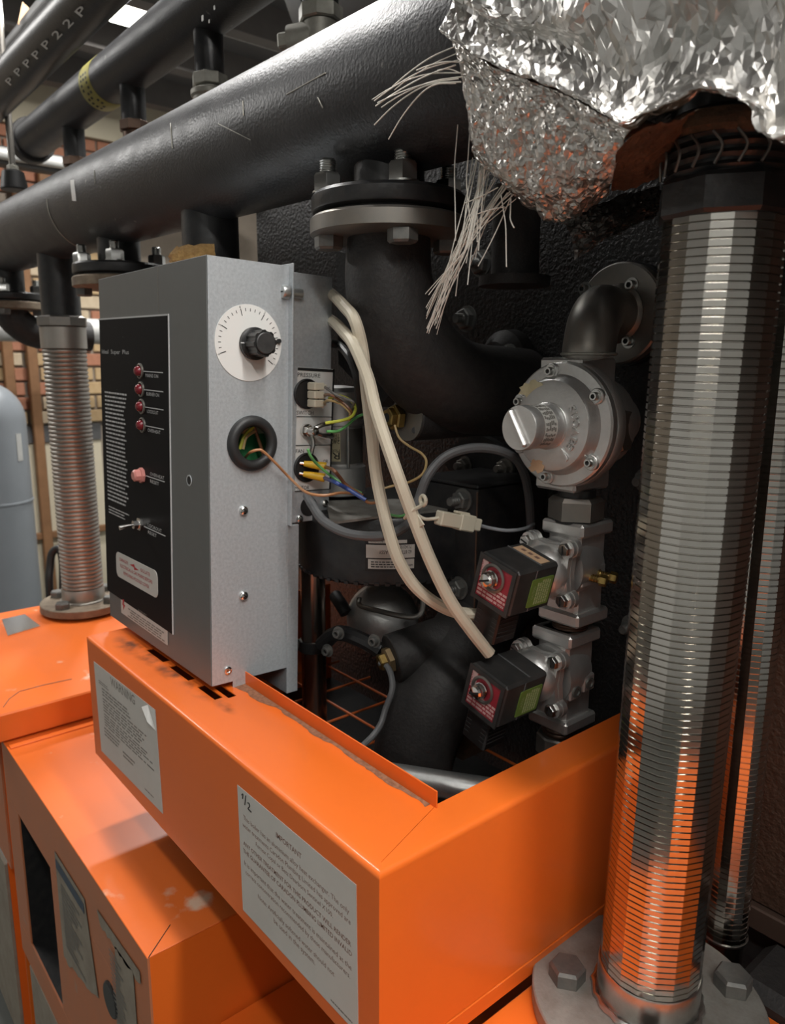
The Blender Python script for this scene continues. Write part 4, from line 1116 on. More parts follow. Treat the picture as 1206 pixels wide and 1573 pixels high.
# connector panel on the rear case
pc = Patch(bw(452.5, 563.5, x=-.0018), bw(508, 567, x=-.0018), bw(452.5, 755, x=-.0018))
mb = MB(); pc.slab(mb, 0, 0, 1, 1, .0001, .0004); cp = part('connector_label', mb, M_['white_print'], box, label='white label printed PRESSURE SWITCH and FAN MOTOR')
mb = MB()
pc.slab(mb, 0, .975, 1.02, .997, .0004, .0010); pc.slab(mb, .98, 0, 1.02, 1, .0004, .0010); pc.slab(mb, 0, 0, 1, .006, .0004, .0010)
for b in (.605, .373): pc.slab(mb, 0, b, 1, b + .006, .0004, .0010)
text_mb('PRESSURE', pc, .0, .925, w=.62, h=.032, mb=mb); text_mb('SWITCH', pc, .0, .625, w=.46, h=.032, mb=mb)
text_mb('1K', pc, .80, .825, w=.11, h=.028, mb=mb); text_mb('BK', pc, .74, .775, w=.16, h=.028, mb=mb); text_mb('BL', pc, .74, .725, w=.16, h=.028, mb=mb)
text_mb('FAN', pc, .0, .315, w=.22, h=.030, mb=mb); text_mb('OR', pc, .78, .225, w=.14, h=.03, mb=mb); text_mb('MOTOR', pc, .0, .012, w=.40, h=.032, mb=mb)
part('lettering', mb, M_['ink_black'], cp, sm=0, kind='stuff')
nC = pc.n
for q in ((471, 605), (470.5, 718)):
    p = bw(*q, x=-.001)
    part('socket', MB().lathe([(.0195, 0), (.0195, .002), (.018, .0028), (.0165, .0012)], frame(p, nC), 32), M_['rubber'], box)
cb = bl_(476, 606, x=.0)
tbk = part('terminal_block', MB().aabb((cb.x + .002, cb.y - .004, cb.z - .016), (cb.x + .010, cb.y + .006, cb.z + .016), bev=.001), M_['nylon'], box, local=True, label='cream three-way terminal block')
for k in (-1, 0, 1):
    c = MB().aabb((cb.x + .004, cb.y - .007, cb.z + k * .0108 - .0048), (cb.x + .022, cb.y + .008, cb.z + k * .0108 + .0048), bev=.001)
    c.aabb((cb.x + .006, cb.y + .008, cb.z + k * .0108 - .0028), (cb.x + .020, cb.y + .013, cb.z + k * .0108 + .0028), bev=.0008)
    part('pole', c, M_['nylon'], tbk, local=True)
eb = bw(470, 661, x=.0)
es = part('earth_stud', MB().lathe([(.0085, 0), (.0085, .004), (.0055, .0042), (.0055, .022), (.004, .023)], frame(eb, nC), 18), M_['chrome'], box, label='chrome earth stud with ring tags')
part('stud_nut', MB().hexhead(frame(eb + nC * .0045, nC), .013, .006), M_['chrome'], es)
for dz in (-.006, .007):
    part('ring_tag', MB().tube([eb + nC * .012, eb + nC * .016 + V((.0, .014, dz)), eb + nC * .018 + V((0, .030, dz * 1.4))], .0032, seg=8, n=4), M_['chrome'], es)
part('ring_tag', MB().tube([eb + nC * .006, eb + nC * .010 + V((0, .004, -.014)), eb + nC * .008 + V((0, .002, -.030))], .003, seg=8, n=4), M_['chrome'], es)
for q in ((499, 773), (460, 797)): pan_screw(box, bw(*q, x=-.0018), nC, .0052)
oh = bl_(474, 778, x=-.002)
P = [(oh.y + .013 * math.cos(a), oh.z + .013 * math.sin(a) * 1.0) for a in [2 * math.pi * k / 28 for k in range(28)]]
part('cable_slot', MB().prism(P, -.0018, -.0012, MBX @ MYZ), M_['ink_black'], box)

# ================================================================ CABLES AND WIRES
def cable(name, pts, r, m, label, cat='cable', group=None, seg=10, n=7):
    P = []
    for q in pts:
        P.append(q if isinstance(q, Vector) else at(q[0], q[1], Y=q[2]))
    return solo(name, MB().tube(P, r, seg=seg, n=n), M_[m], label, cat, group)
yc = (MBX @ V((0, BD2, .3))).y
cable('power_cable', [(506, 449, .605), (516, 457, .585), (530, 472, .556), (545, 492, .540), (557, 538, .545), (563, 597, .540), (571, 666, .540), (579, 736, .542), (597, 816, .54), (616, 868, .545), (645, 908, .56), (690, 937, .585), (738, 945, .615)],
      .0073, 'cable_cream', 'cream cable curving behind to the upper solenoid plug', group='cream power cables')
cable('power_cable', [(506, 490, .605), (517, 498, .582), (530, 512, .550), (544, 530, .532), (565, 580, .525), (579, 635, .52), (607, 719, .522), (635, 795, .535), (660, 858, .545), (690, 920, .56), (722, 966, .58), (752, 1004, .603)],
      .0073, 'cable_cream', 'cream cable crossing in front down to the lower solenoid', group='cream power cables')
cable('black_cable', [(508, 527, yc + .01), (524, 533, yc + .02), (541, 556, .575), (550, 590, .575), (553, 640, .60)], .0055, 'rubber', 'black cable leaving the control box under the cream cables')
cable('grey_cable', [(472, 762, .525), (480, 776, .515), (497, 800, .515), (530, 818, .52), (570, 824, .53), (607, 818, .55), (632, 798, .57), (643, 768, .59), (656, 733, .60), (678, 706, .62), (706, 692, .64), (740, 688, .665), (775, 695, .69), (800, 715, .72), (812, 760, .76), (816, 830, .79)],
      .0058, 'cable_grey', 'thick dark grey cable arching over from the control box to the burner')
cable('copper_wire', [bw(376, 704, x=-.025), bw(384, 695, x=.006), bw(397, 691, x=.014), bw(405, 694, x=.016), bw(424, 712, x=.016), bw(448, 737, x=.014), (470, 756, .50), (497, 761, .51), (525, 757, .535), (548, 760, .56), (566, 772, .575), (580, 772, .58)], .0018, 'wire_copper', 'copper coloured wire running out of the grommet', 'wire', seg=7)
def w3(q, z=0): return MBX @ V(q)
ct = lambda k: MBX @ V((cb.x + .013, cb.y + .013, cb.z + k * .0108))
for k, m, lab, mid in ((1, 'wire_grey', 'dark grey wire from the top terminal pole', ((515, 606), (530, 612), (543, 618), (540, 628))), (0, 'wire_brown', 'brown wire from the middle terminal pole', ((508, 607), (525, 617), (538, 630), (540, 640))),
                       (-1, 'wire_tan', 'tan wire from the bottom terminal pole', ((505, 615), (523, 620), (537, 633), (537, 645)))):
    cable('thin_wire', [ct(k)] + [(x, y, .535 + i * .006) for i, (x, y) in enumerate(mid)], .0017, m, lab, 'wire', 'wires on the terminal block', seg=7)
cable('thin_wire', [(500, 650, .515), (525, 646, .53), (540, 640, .545), (546, 628, .555), (540, 616, .56), (520, 608, .555), (505, 612, .55)], .0019, 'wire_yellow_green', 'yellow-green earth wire looping by the terminal block', 'wire', seg=7)
cable('thin_wire', [(502, 663, .515), (520, 662, .53), (535, 652, .545), (548, 641, .56), (562, 636, .575), (580, 638, .60), (590, 652, .62)], .0018, 'wire_green', 'green wire passing behind the cream cables', 'wire', seg=7)
cable('thin_wire', [(473, 690, .505), (478, 702, .51), (490, 716, .525), (510, 732, .54), (530, 745, .55), (556, 758, .56)], .0018, 'wire_green', 'green wire dropping from the earth stud past the yellow crimps', 'wire', seg=7)
for (x0, y0, x1, y1, lab) in ((467, 712, 501, 717, 'upper yellow crimp terminal on the fan socket'), (466, 728, 499, 734, 'lower yellow crimp terminal on the fan socket')):
    a = bw(x0, y0, x=.004); b = bw(x1, y1, x=.022)
    d = b - a
    t = thing('crimp_terminal', lab, 'terminal', a, group='yellow crimp terminals')
    part('sleeve', MB().tube([a, a + d * .25, a + d * .7, b], lambda u: .0035 + .0022 * min(1, u * 1.3), seg=14, n=5), M_['crimp_yellow'], t)
    part('blade', MB().cyl(a - d * .18, a, .0022, seg=8), M_['chrome'], t)
cable('thin_wire', [bw(500, 717, x=.022), (512, 722, .527), (522, 733, .537), (532, 745, .547), (558, 762, .56)], .0024, 'wire_brown', 'dark brown wire from the upper yellow crimp', 'wire', seg=8)
cable('thin_wire', [bw(498, 734, x=.022), (515, 741, .53), (532, 750, .545), (552, 762, .555), (562, 768, .56)], .0026, 'wire_blue', 'blue wire from the lower yellow crimp', 'wire', seg=8)
cable('sensor_wire', [(606, 652, .63), (613, 672, .63), (628, 685, .635), (648, 697, .64), (655, 710, .64), (649, 728, .63), (630, 740, .62), (605, 746, .61), (590, 750, .60)], .0016, 'wire_tan', 'tan sensor wire looping below the brass gland', 'wire', seg=7)
cable('thin_wire', [(649, 735, .61), (645, 752, .60), (641, 770, .59)], .0016, 'wire_green', 'short green wire end standing above the cable tie', 'wire', seg=7)
cable('thin_wire', [(600, 791, .57), (615, 793, .57), (632, 788, .575)], .0017, 'wire_green', 'green wire end leaving the cable tie to the left', 'wire', seg=7)
# cable tie
t = thing('cable_tie', 'cream cable tie with eyelet holding grey and cream cables', 'cable tie', at(640, 790, Y=.55))
c = at(638, 786, Y=.567)
part('band', MB().tube([at(622, 796, Y=.545), at(632, 785, Y=.53), at(645, 778, Y=.545), at(652, 770, Y=.56)], .0022, seg=6, n=4), M_['nylon'], t)
e = at(650, 769, Y=.552)
ringp = [e + V((.0055 * math.cos(a) * .8, .0, .0055 * math.sin(a))) for a in [2 * math.pi * k / 16 for k in range(17)]]
part('eyelet', MB().tube(ringp, .0022, seg=8, n=1), M_['nylon'], t)
tl = [at(640, 790, Y=.535), at(650, 806, Y=.535), at(643, 811, Y=.535), at(632, 798, Y=.535)]
part('tail', MB().add(tl + [p + V((.001, .0015, 0)) for p in tl], [(0, 1, 2, 3), (4, 7, 6, 5)] + [(k, (k + 1) % 4, 4 + (k + 1) % 4, 4 + k) for k in range(4)]), M_['nylon'], t)
# inline connector with its leads
ca, cb2 = at(672, 795, Y=.59), at(734, 806, Y=.65)
ax = (cb2 - ca); t = thing('inline_connector', 'cream plastic inline connector on a thin grey lead', 'connector', ca)
Mc = frame(ca, ax, (0, 0, 1)); Lc = ax.length
part('socket_half', MB().box((0, 0, Lc * .28), (.017, .015, Lc * .52), Mc, bev=.0015), M_['nylon'], t)
part('plug_half', MB().box((0, 0, Lc * .66), (.020, .017, Lc * .36), Mc, bev=.0015), M_['nylon'], t)
part('end_cap', MB().box((0, 0, Lc * .93), (.015, .013, Lc * .18), Mc, bev=.0015), M_['nylon'], t)
part('latch', MB().box((.0105, 0, Lc * .55), (.003, .007, Lc * .35), Mc, bev=.001), M_['nylon'], t)
cable('thin_lead', [at(640, 790, Y=.575), (652, 797, .58), (664, 797, .585), ca + ax * .03], .0021, 'nylon', 'cream lead between cable tie and inline connector', 'wire', seg=8)
cable('thin_lead', [cb2 - ax * .03, (752, 811, .668), (780, 815, .69), (805, 812, .72), (820, 805, .75)], .0022, 'cable_pale', 'pale grey lead from inline connector to the gas valve', 'wire', seg=8)

# ================================================================ BOILER BODY BEHIND
YB = 0.84
bd = thing('gas_boiler', 'black hammered boiler body panel behind the gas valves', 'boiler', (-1.0, YB + .1, .3))
part('body_panel', MB().aabb((-1.45, YB, .75), (-.372, YB + .5, 2.06), bev=.004), M_['black_hammer'], bd)
part('brown_panel', MB().aabb((-.345, YB - .002, .975), (.6, YB + .48, 2.06), bev=.003), M_['brown_hammer'], bd)
part('corner_strip', MB().aabb((-.371, YB - .010, .955), (-.3455, YB + .02, 2.06), bev=.002), M_['brown_frame'], bd)
part('bottom_rail', MB().aabb((-.3449, YB - .010, .945), (.6, YB + .02, .9745), bev=.002), M_['brown_frame'], bd)
part('base_panel', MB().aabb((-.371, YB + .012, .60), (.6, YB + .4, .9445)), M_['black_paint'], bd)
def stud_bolt(parent, px, py, Y=YB, af=.020, h=.010, m='steel_dark', ln=.012, n=(0, -1, 0), name='bolt'):
    p = at(px, py, Y=Y); Ms = frame(p, n)
    b = part(name, MB().hexhead(Matrix(Ms) @ Matrix.Translation((0, 0, .0022)), af, h), M_[m], parent)
    part('washer', MB().lathe([(af * .72, 0.0001), (af * .72, .0022)], Ms, 22), M_[m], b)
    prof = [(af * .3, 0)]
    for k in range(4): prof += [(af * .3, k * ln / 4), (af * .26, k * ln / 4 + ln / 8)]
    part('thread', MB().lathe(prof + [(af * .24, ln)], Ms @ Matrix.Translation((0, 0, h + .002)), 14), M_[m], b)
    return b
for q in ((993, 738), (995, 856), (972, 962)): stud_bolt(bd, *q, m='bolt_dark', af=.022)

# ================================================================ GAS TRAIN
YT = 0.73
def xt_(z): return -0.528 - 0.036 * (1.6136 - z)
def tz(py, px): return at(px, py, Y=YT).z
# elbow and wall flange
ze = tz(546, 905)
t = thing('gas_elbow', 'dull grey gas elbow on a round wall flange above the regulator', 'pipe elbow', (xt_(ze), YT, ze))
xe = xt_(ze); fc = at(948, 482, Y=YB - .030); RE = .0295; xw = fc.x
zc_ = fc.z
part('elbow', MB().tube([(xe, YT, ze), (xe, YT, zc_ - .042), (xe - .003, YT + .010, zc_ - .016), (xe - .010, YT + .032, zc_), (xw + .006, YT + .055, zc_), (xw, YB - .028, zc_)], RE, seg=36, n=8), M_['steel_dark'], t)
part('weld_ring', MB().lathe([(RE, 0), (RE + .002, .001), (RE + .002, .003), (RE, .004)], Matrix.Translation((xe, YT, ze - .0005)), 36), M_['grey_valve'], t)
part('fillet_weld', MB().lathe([(RE + .006, 0), (RE + .0035, .004), (RE, .007)], frame((xw, YB - .031, zc_), (0, -1, 0)), 36), M_['steel_dark'], t)
part('flange', MB().lathe([(.058, 0), (.060, .002), (.060, .014), (.058, .016)], frame((xw, YB - .014, zc_), (0, -1, 0)), 56), M_['steel_dark'], t)
part('gasket', MB().lathe([(.062, 0), (.062, .014)], frame((xw, YB - .0002, zc_), (0, -1, 0)), 56), M_['black_paint'], t)
def socket_screw(parent, p, n, r, m='steel_bright'):
    Ms = frame(p, n)
    s = part('screw', MB().lathe([(r * 1.5, 0), (r * 1.5, r * .25), (r, r * .26), (r, r * 1.15), (r * .9, r * 1.3), (r * .55, r * 1.3), (r * .5, r * .8)], Ms, 20), M_[m], parent, sm=40)
    part('recess', MB().lathe([(r * .52, 0), (r * .52, r * .06)], Ms @ Matrix.Translation((0, 0, r * .82)), 6), M_['ink_black'], s)
    return s
for q in ((899, 444), (971, 438), (966, 524)): socket_screw(t, at(*q, Y=YB - .030), (0, -1, 0), .0058)

# regulator
rc = at(858, 653, Y=YT - .040); xr = rc.x; zr = rc.z
t = thing('gas_regulator', 'round cast aluminium gas regulator with silver adjuster knob', 'gas regulator', (xr, YT, zr - .09))
bxl, bxr = at(829, 550, Y=.700).x, at(893, 550, Y=.700).x
zb1, zb0 = at(893, 549, Y=.700).z, at(872, 757, Y=.700).z
part('body', MB().aabb((bxl, .700, zb0), (bxr, .768, zb1), bev=.003), M_['alu_cast'], t)
part('body_boss', MB().lathe([(.052, 0), (.052, .02), (.034, .05), (.030, .062)], frame((xr, .745, zr), (0, 1, 0)), 36), M_['alu_cast'], t)
part('side_port', MB().lathe([(.028, 0), (.028, .03), (.024, .036)], frame((bxr - .002, .74, zr - .006), (1, .25, 0)), 6), M_['steel_dark'], t)
Mr = frame((xr, YT - .024, zr), (0, -1, 0), (1, 0, 0)); RR = .0700     # local x = +X, y = down?, z = towards the viewer
part('rear_flange', MB().lathe([(RR, -.010), (RR + .001, -.008), (RR + .001, .0045), (RR, .006)], Mr, 64), M_['alu_cast'], t)
cov = part('cover', MB().lathe([(RR, .0068), (RR + .0005, .008), (RR, .0135), (RR - .002, .0155), (.0565, .0165), (.0545, .019), (.0530, .0262), (.050, .030), (.045, .0315), (.026, .034), (.024, .036)], Mr, 72), M_['alu_cast'], t, sm=30)
scr = [(848, 566), (912, 613), (905, 706), (839, 742), (783, 694), (788, 609)]
for q in scr:
    p = at(*q, Y=YT - .041)
    d = V((p.x - xr, 0, p.z - zr)); k = (RR - .0095) / d.length
    p = V((xr + d.x * k, YT - .0395, zr + d.z * k))
    e = p - V((d.x, 0, d.z)).normalized() * .006
    part('screw_lug', MB().cyl(p + V((0, .002, 0)), p + V((0, -.0042, 0)), .0088, seg=22, bev=.001), M_['alu_cast'], cov)
    socket_screw(cov, p + V((0, -.0042, 0)), (0, -1, 0), .0046)
kc = at(797, 657, X=xr); yk = kc.y
y0s = YT - .024 - .035
st = part('adjuster', MB().lathe([(.0255, 0), (.0262, .004), (.0235, .008), (.0232, y0s - yk - .014), (.0225, y0s - yk - .012)], frame((xr, y0s, zr), (0, -1, 0)), 48), M_['alu_cast'], cov, sm=40)
part('label_band', MB().lathe([(.0236, .012), (.02365, .0125), (.02365, y0s - yk - .016), (.0236, y0s - yk - .0155)], frame((xr, y0s, zr), (0, -1, 0)), 48, cap0=False, cap1=False), M_['paper'], st)
mb = MB(); rnd = random.Random(3)
Lb = (y0s - yk - .031)
for r in range(6):
    for k in range(10):
        a = -.9 + k * .26 + rnd.uniform(-.04, .04); w = rnd.uniform(.05, .10)
        yy = y0s - .0145 - Lb * (r + .5) / 6
        P = [V((xr + .0239 * math.cos(b), yy + dy, zr + .0239 * math.sin(b))) for dy in (-.0012, .0012) for b in (a, a + w, a + 2 * w)]
        mb.add(P, [(0, 1, 4, 3), (1, 2, 5, 4)])
part('label_print', mb, M_['ink_grey'], st, sm=0, kind='stuff')
Mk2 = frame((xr, yk + .014, zr), (0, -1, 0), (1, 0, 0))
cap = part('adjuster_cap', MB().lathe([(.0232, 0), (.0245, .0015), (.0245, .0125), (.0235, .014)], Mk2, 48), M_['alu_cast'], cov, sm=40)
part('grip_bar', MB().box((0, 0, .0165), (.0062, .045, .006), Mk2 @ Matrix.Rotation(math.radians(32), 4, 'Z'), bev=.002), M_['alu_cast'], cap)
# raised maker's lettering curved round the dome
mb = MB(); wd = 'Jeavons'; kx = V((1, 0, 0))
for k, ch in enumerate(wd):
    a = math.radians(-50 + k * 14.2); r = .0375
    c = V((xr + r * math.cos(a), YT - .024 - .0320 - .0006, zr + r * math.sin(a)))
    up = V((-math.cos(a), 0, -math.sin(a))); rt = V((-math.sin(a), 0, math.cos(a)))
    hgt = .0115 if k else .015
    pl = Patch(c + up * hgt, c + up * hgt + rt * .0078, c)
    tm = text_mb(ch, pl, -.5, -.3, h=1 if ch == 'J' else .8, n=0)
    n_ = len(tm.v); mb.add(tm.v + [p + V((0, -.0024, 0)) for p in tm.v], [list(f) for f in tm.f] + [[i + n_ for i in f] for f in tm.f])
    for f in tm.f:
        for i in range(len(f)): mb.f.append([len(mb.v) - 2 * n_ + f[i], len(mb.v) - 2 * n_ + f[(i + 1) % len(f)], len(mb.v) - n_ + f[(i + 1) % len(f)], len(mb.v) - n_ + f[i]])
part('raised_lettering', mb, M_['alu_cast'], cov, sm=0)
# peeling remains of a cream sticker
def blob(cx_, cy_, w, h, seed, y=YT - .055, n=22):
    rnd = random.Random(seed); P = []
    for k in range(n):
        a = 2 * math.pi * k / n; rr = rnd.uniform(.55, 1.05)
        P.append(at(cx_ + w * rr * math.cos(a), cy_ + h * rr * math.sin(a), Y=y))
    return MB().add(P + [p + V((0, .0006, 0)) for p in P], [tuple(range(n)), tuple(range(n, 2 * n))[::-1]] + [(k, (k + 1) % n, n + (k + 1) % n, n + k) for k in range(n)])
part('sticker_remains', blob(818, 600, 22, 18, 3, YT - .0553), M_['label_cream'], cov, sm=0, label='torn cream sticker remains')
part('tape_scrap', blob(824, 715, 13, 13, 5, YT - .056), M_['label_tan'], cov, sm=0)

# union below the regulator
zu1, zu0 = zb0, tz(800, 882)
xu = xt_((zu1 + zu0) / 2)
t = thing('gas_union', 'dark hexagon pipe union between regulator and upper gas valve', 'pipe union', (xu, YT, zu0))
part('upper_thread', MB().lathe([(.022, 0), (.022, .02)], Matrix.Translation((xu, YT, zu1 - .0195)), 28), M_['black_paint'], t)
part('hexagon', MB().hexhead(Matrix.Translation((xu, YT, zu0 + .004)) @ Matrix.Rotation(.35, 4, 'Z'), .056, (zu1 - zu0) - .012), M_['steel_dark'], t)
part('lower_ring', MB().lathe([(.023, 0), (.026, .001), (.026, .004), (.023, .005)], Matrix.Translation((xu, YT, zu0 - .001)), 28), M_['black_paint'], t)

# solenoid valves
def solenoid(trp, coilc, label, zt1, zt0, nipples, printname):
    """trp: pixel of the upper right bonnet bolt; coilc: pixel of the coil's front face centre"""
    YBo = YT - .050                       # front of the bonnet plate
    tr = at(*trp, Y=YBo)
    sx, sz = .0560, .0600                 # bolt spacing
    cxv, czv = tr.x - sx / 2, tr.z - sz / 2
    t = thing('solenoid_valve', label, 'solenoid valve', (cxv, YT, zt0), group='gas solenoid valves')
    part('body', MB().box((cxv, YT + .006, (zt1 + zt0) / 2), (.047, .052, zt1 - zt0), bev=.004), M_['alu_cast'], t)
    part('body_waist', MB().lathe([(.030, 0), (.033, .012), (.036, .03), (.036, .05)], frame((cxv, YT + .022, czv), (0, -1, 0)), 36), M_['alu_cast'], t)
    for z, h in ((zt1 - .0165, .0165), (zt0, .0165)):
        part('end_boss', MB().box((cxv, YT + .006, z + h / 2), (.060, .062, h), bev=.003), M_['alu_cast'], t)
    # bonnet plates: square outline waisted between four rounded lugs
    def outline(grow):
        P = []
        for k, (ex, ez) in enumerate(((1, 1), (-1, 1), (-1, -1), (1, -1))):
            base = math.atan2(ez, ex)
            for j in range(9):
                a = base + math.radians(-115 + j * 28.75)
                P.append((ex * sx / 2 + (.0105 + grow) * math.cos(a), ez * sz / 2 + (.0105 + grow) * math.sin(a)))
            nx = (base + math.pi / 4)
            P.append(((sx / 2 + .001 + grow) * round(math.cos(nx)), (sz / 2 + .001 + grow) * round(math.sin(nx))))
        return P
    Mb = Matrix(((1, 0, 0, cxv), (0, 0, -1, YBo), (0, 1, 0, czv), (0, 0, 0, 1)))
    bon = part('bonnet', MB().prism(outline(0), -.006, 0, Mb), M_['alu_cast'], t)
    part('lower_plate', MB().prism(outline(.0008), -.014, -.0066, Mb), M_['alu_cast'], t)
    for ex in (1, -1):
        for ez in (1, -1):
            Ms = Mb @ Matrix.Translation((ex * sx / 2, ez * sz / 2, .0001))
            s = part('screw', MB().hexhead(Ms, .0135, .0075), M_['steel_bright'], bon)
            part('slot', MB().box((0, 0, .0076), (.010, .0018, .0008), Ms @ Matrix.Rotation(.6 + ex, 4, 'Z')), M_['ink_black'], s)
    fcx = at(*coilc, X=cxv); yf = fcx.y; zcf = fcx.z
    part('core_dome', MB().lathe([(.031, 0), (.031, .006), (.029, .013), (.024, .018), (.016, .022)], Mb @ Matrix.Translation((0, zcf - czv, .0001)), 40), M_['alu_cast'], t, sm=60)
    # coil housing, turned on its axis
    S = .0565; ang = math.radians(14.5); Dp = (YBo - .018) - yf
    Mc = Matrix(((1, 0, 0, cxv), (0, 0, -1, yf + Dp), (0, 1, 0, zcf), (0, 0, 0, 1))) @ Matrix.Rotation(-ang, 4, 'Z')      # local x right, y up, z to the viewer
    coil = part('coil_housing', MB().box((0, 0, Dp / 2), (S, S, Dp), Mc, bev=.0035), M_['coil_plastic'], t, label='black square coil housing')
    part('front_rim', MB().rings([(S / 2 - .001, -S / 2 + .001), (S / 2 - .001, S / 2 - .001), (-S / 2 + .001, S / 2 - .001), (-S / 2 + .001, -S / 2 + .001)],
                                 [(S / 2 - .006, -S / 2 + .006), (S / 2 - .006, S / 2 - .006), (-S / 2 + .006, S / 2 - .006), (-S / 2 + .006, -S / 2 + .006)], Dp - .0005, Dp + .0018, Mc), M_['coil_plastic'], coil)
    part('top_rib', MB().box((.0, S / 2 + .0003, Dp * .42), (S * .9, .0012, .002), Mc, bev=.0004), M_['cable_grey'], coil)
    part('side_rib', MB().box((S / 2 + .0003, 0, Dp * .55), (.0010, S * .9, .0016), Mc, bev=.0004), M_['cable_grey'], coil)
    lp = Patch(Mc @ V((-S / 2 + .0055, S / 2 - .0055, Dp)), Mc @ V((S / 2 - .0055, S / 2 - .0055, Dp)), Mc @ V((-S / 2 + .0055, -S / 2 + .0055, Dp)))
    mb = MB(); lp.slab(mb, 0, 0, 1, 1, .0001, .0006); lb = part('rating_label', mb, M_['label_red'], coil, label='red and white rating label')
    mb = MB(); rnd = random.Random(7)
    for r in range(4):
        y0_ = .06 + r * .10; x = .04
        while x < .92:
            w = rnd.uniform(.08, .3); w = min(w, .96 - x); lp.slab(mb, x, y0_, x + w, y0_ + .058, .0006, .0009); x += w + .03
    lp.slab(mb, .02, .52, .20, .97, .0006, .0009)
    part('label_fields', mb, M_['label_pink'], lb)
    mb = MB(); text_mb(printname, lp, .06, .56, w=.36, h=.10, mb=mb, n=.0011, rot=math.pi / 2); mb2 = text_mb(printname, lp, .72, .055, w=.24, h=.06, n=.0011)
    mb.add(mb2.v, mb2.f); part('lettering', mb, M_['label_red'], lb, sm=0, kind='stuff')
    rt = part('retainer_ring', MB().lathe([(.0155, 0), (.0165, .001), (.0165, .0022), (.0140, .003), (.0125, .0012)], Mc @ Matrix.Translation((-.002, .007, Dp + .0004)), 36, cap1=False), M_['steel_dark'], coil)
    nut = part('core_nut', MB().lathe([(.0095, 0), (.0095, .004), (.0085, .0045), (.0085, .012), (.007, .0145), (.002, .016)], Mc @ Matrix.Translation((-.002, .007, Dp + .0006)), 12), M_['chrome'], coil, sm=25)
    part('slot', MB().box((0, 0, .0155), (.013, .0022, .002), Mc @ Matrix.Translation((-.002, .007, Dp + .0006)) @ Matrix.Rotation(.5, 4, 'Z')), M_['ink_black'], nut)
    sp = Patch(Mc @ V((S / 2, S * .26, Dp * .62)), Mc @ V((S / 2, S * .26, Dp * .10)), Mc @ V((S / 2, -S * .36, Dp * .62)))
    mb = MB(); sp.rounded(mb, 0, 0, 1, 1, .002, .0003, .0011); gl = part('caution_label', mb, M_['label_green'], coil, label='green caution label')
    mb = MB()
    for c in range(6):
        rnd2 = random.Random(c + 5); y = .08
        while y < .85:
            h = rnd2.uniform(.05, .16); h = min(h, .92 - y); sp.slab(mb, .30 + c * .105, y, .355 + c * .105, y + h, .0011, .0013); y += h + .025
    cap_ = Patch(sp.p(.10, .30), sp.p(.10, .75), sp.p(.22, .30))
    text_mb('CAUTION', cap_, 0, .0, w=1, h=.9, mb=mb, n=.0014)
    part('green_label_print', mb, M_['label_green_print'], gl, sm=0)
    tp = Patch(Mc @ V((-S * .30, S / 2, .006)), Mc @ V((S * .36, S / 2, .006)), Mc @ V((-S * .30, S / 2, .020)))
    # plug under the coil
    pg = part('plug', MB().box((-.004, -S / 2 - .0225, Dp * .66), (.036, .044, .036), Mc, bev=.002), M_['plug_plastic'], t, label='black plug under the coil')
    part('plug_collar', MB().box((-.002, -S / 2 - .0035, Dp * .60), (.044, .006, .042), Mc, bev=.0015), M_['plug_plastic'], pg)
    mb = MB()
    for k in range(5):
        for xx in (-.016, .008): mb.box((xx, -S / 2 - .012 - k * .0055, Dp * .66 + .0182), (.007, .0009, .0006), Mc)
        mb.box((.0142, -S / 2 - .012 - k * .0055, Dp * .66), (.0006, .0009, .030), Mc)
    part('plug_ribs', mb, M_['coil_plastic'], pg)
    return t, cxv, czv, tp, coil, Mc, S, Dp
za1, za0 = tz(797, 880), tz(950, 872)
t1, cx1, cz1, tp, coil1, Mc1, S1, Dp1 = solenoid((870.6, 844), (759, 898), 'upper gas solenoid valve with brass test nipples and green label', za1, za0, True, 'ASCO')
tl1 = Patch(Mc1 @ V((-S1 * .34, S1 / 2, Dp1 * .18)), Mc1 @ V((S1 * .40, S1 / 2, Dp1 * .18)), Mc1 @ V((-S1 * .34, S1 / 2, Dp1 * .40)))
mb = MB(); tl1.slab(mb, 0, 0, 1, 1, .0004, .0010); lb = part('top_label', mb, M_['label_tan'], coil1, label='small tan label on top')
mb = MB()
for k in range(3): tl1.slab(mb, .16 + k * .24, .35, .30 + k * .24, .65, .0010, .0012)
part('top_label_print', mb, M_['ink_brown'], lb)
# brass test nipples on the upper valve
for i, (x0, y0, x1, y1) in enumerate(((894, 884, 918, 890), (914, 876, 945, 884))):
    yy = YT - .012 + i * .02
    a = V((cx1 + .026, yy, at(900, 880, Y=YT).z)); d = V((.86, .30, -.10)).normalized()
    n_ = part('test_nipple', MB().hexhead(frame(a, d), .014, .007), M_['brass'], t1, label='brass test nipple')
    pr = [(.0048, .007)]
    for k in range(4): pr += [(.0048, .008 + k * .0025), (.0042, .0092 + k * .0025)]
    part('nipple_stem', MB().lathe(pr + [(.0048, .019)], frame(a, d), 16), M_['brass'], n_)
    part('nipple_screw', MB().hexhead(frame(a + d * .019, d), .012, .008), M_['brass'], n_)
part('test_block', MB().box((cx1 + .026, YT - .002, at(900, 880, Y=YT).z), (.014, .046, .024), bev=.002), M_['alu_cast'], t1)
zb_1, zb_0 = tz(965, 872), tz(1112, 862)
t2, cx2, cz2, *_r = solenoid((852.6, 1017), (742.5, 1068.5), 'lower gas solenoid valve with black coil above the orange cover edge', zb_1, zb_0, False, 'ASCO')
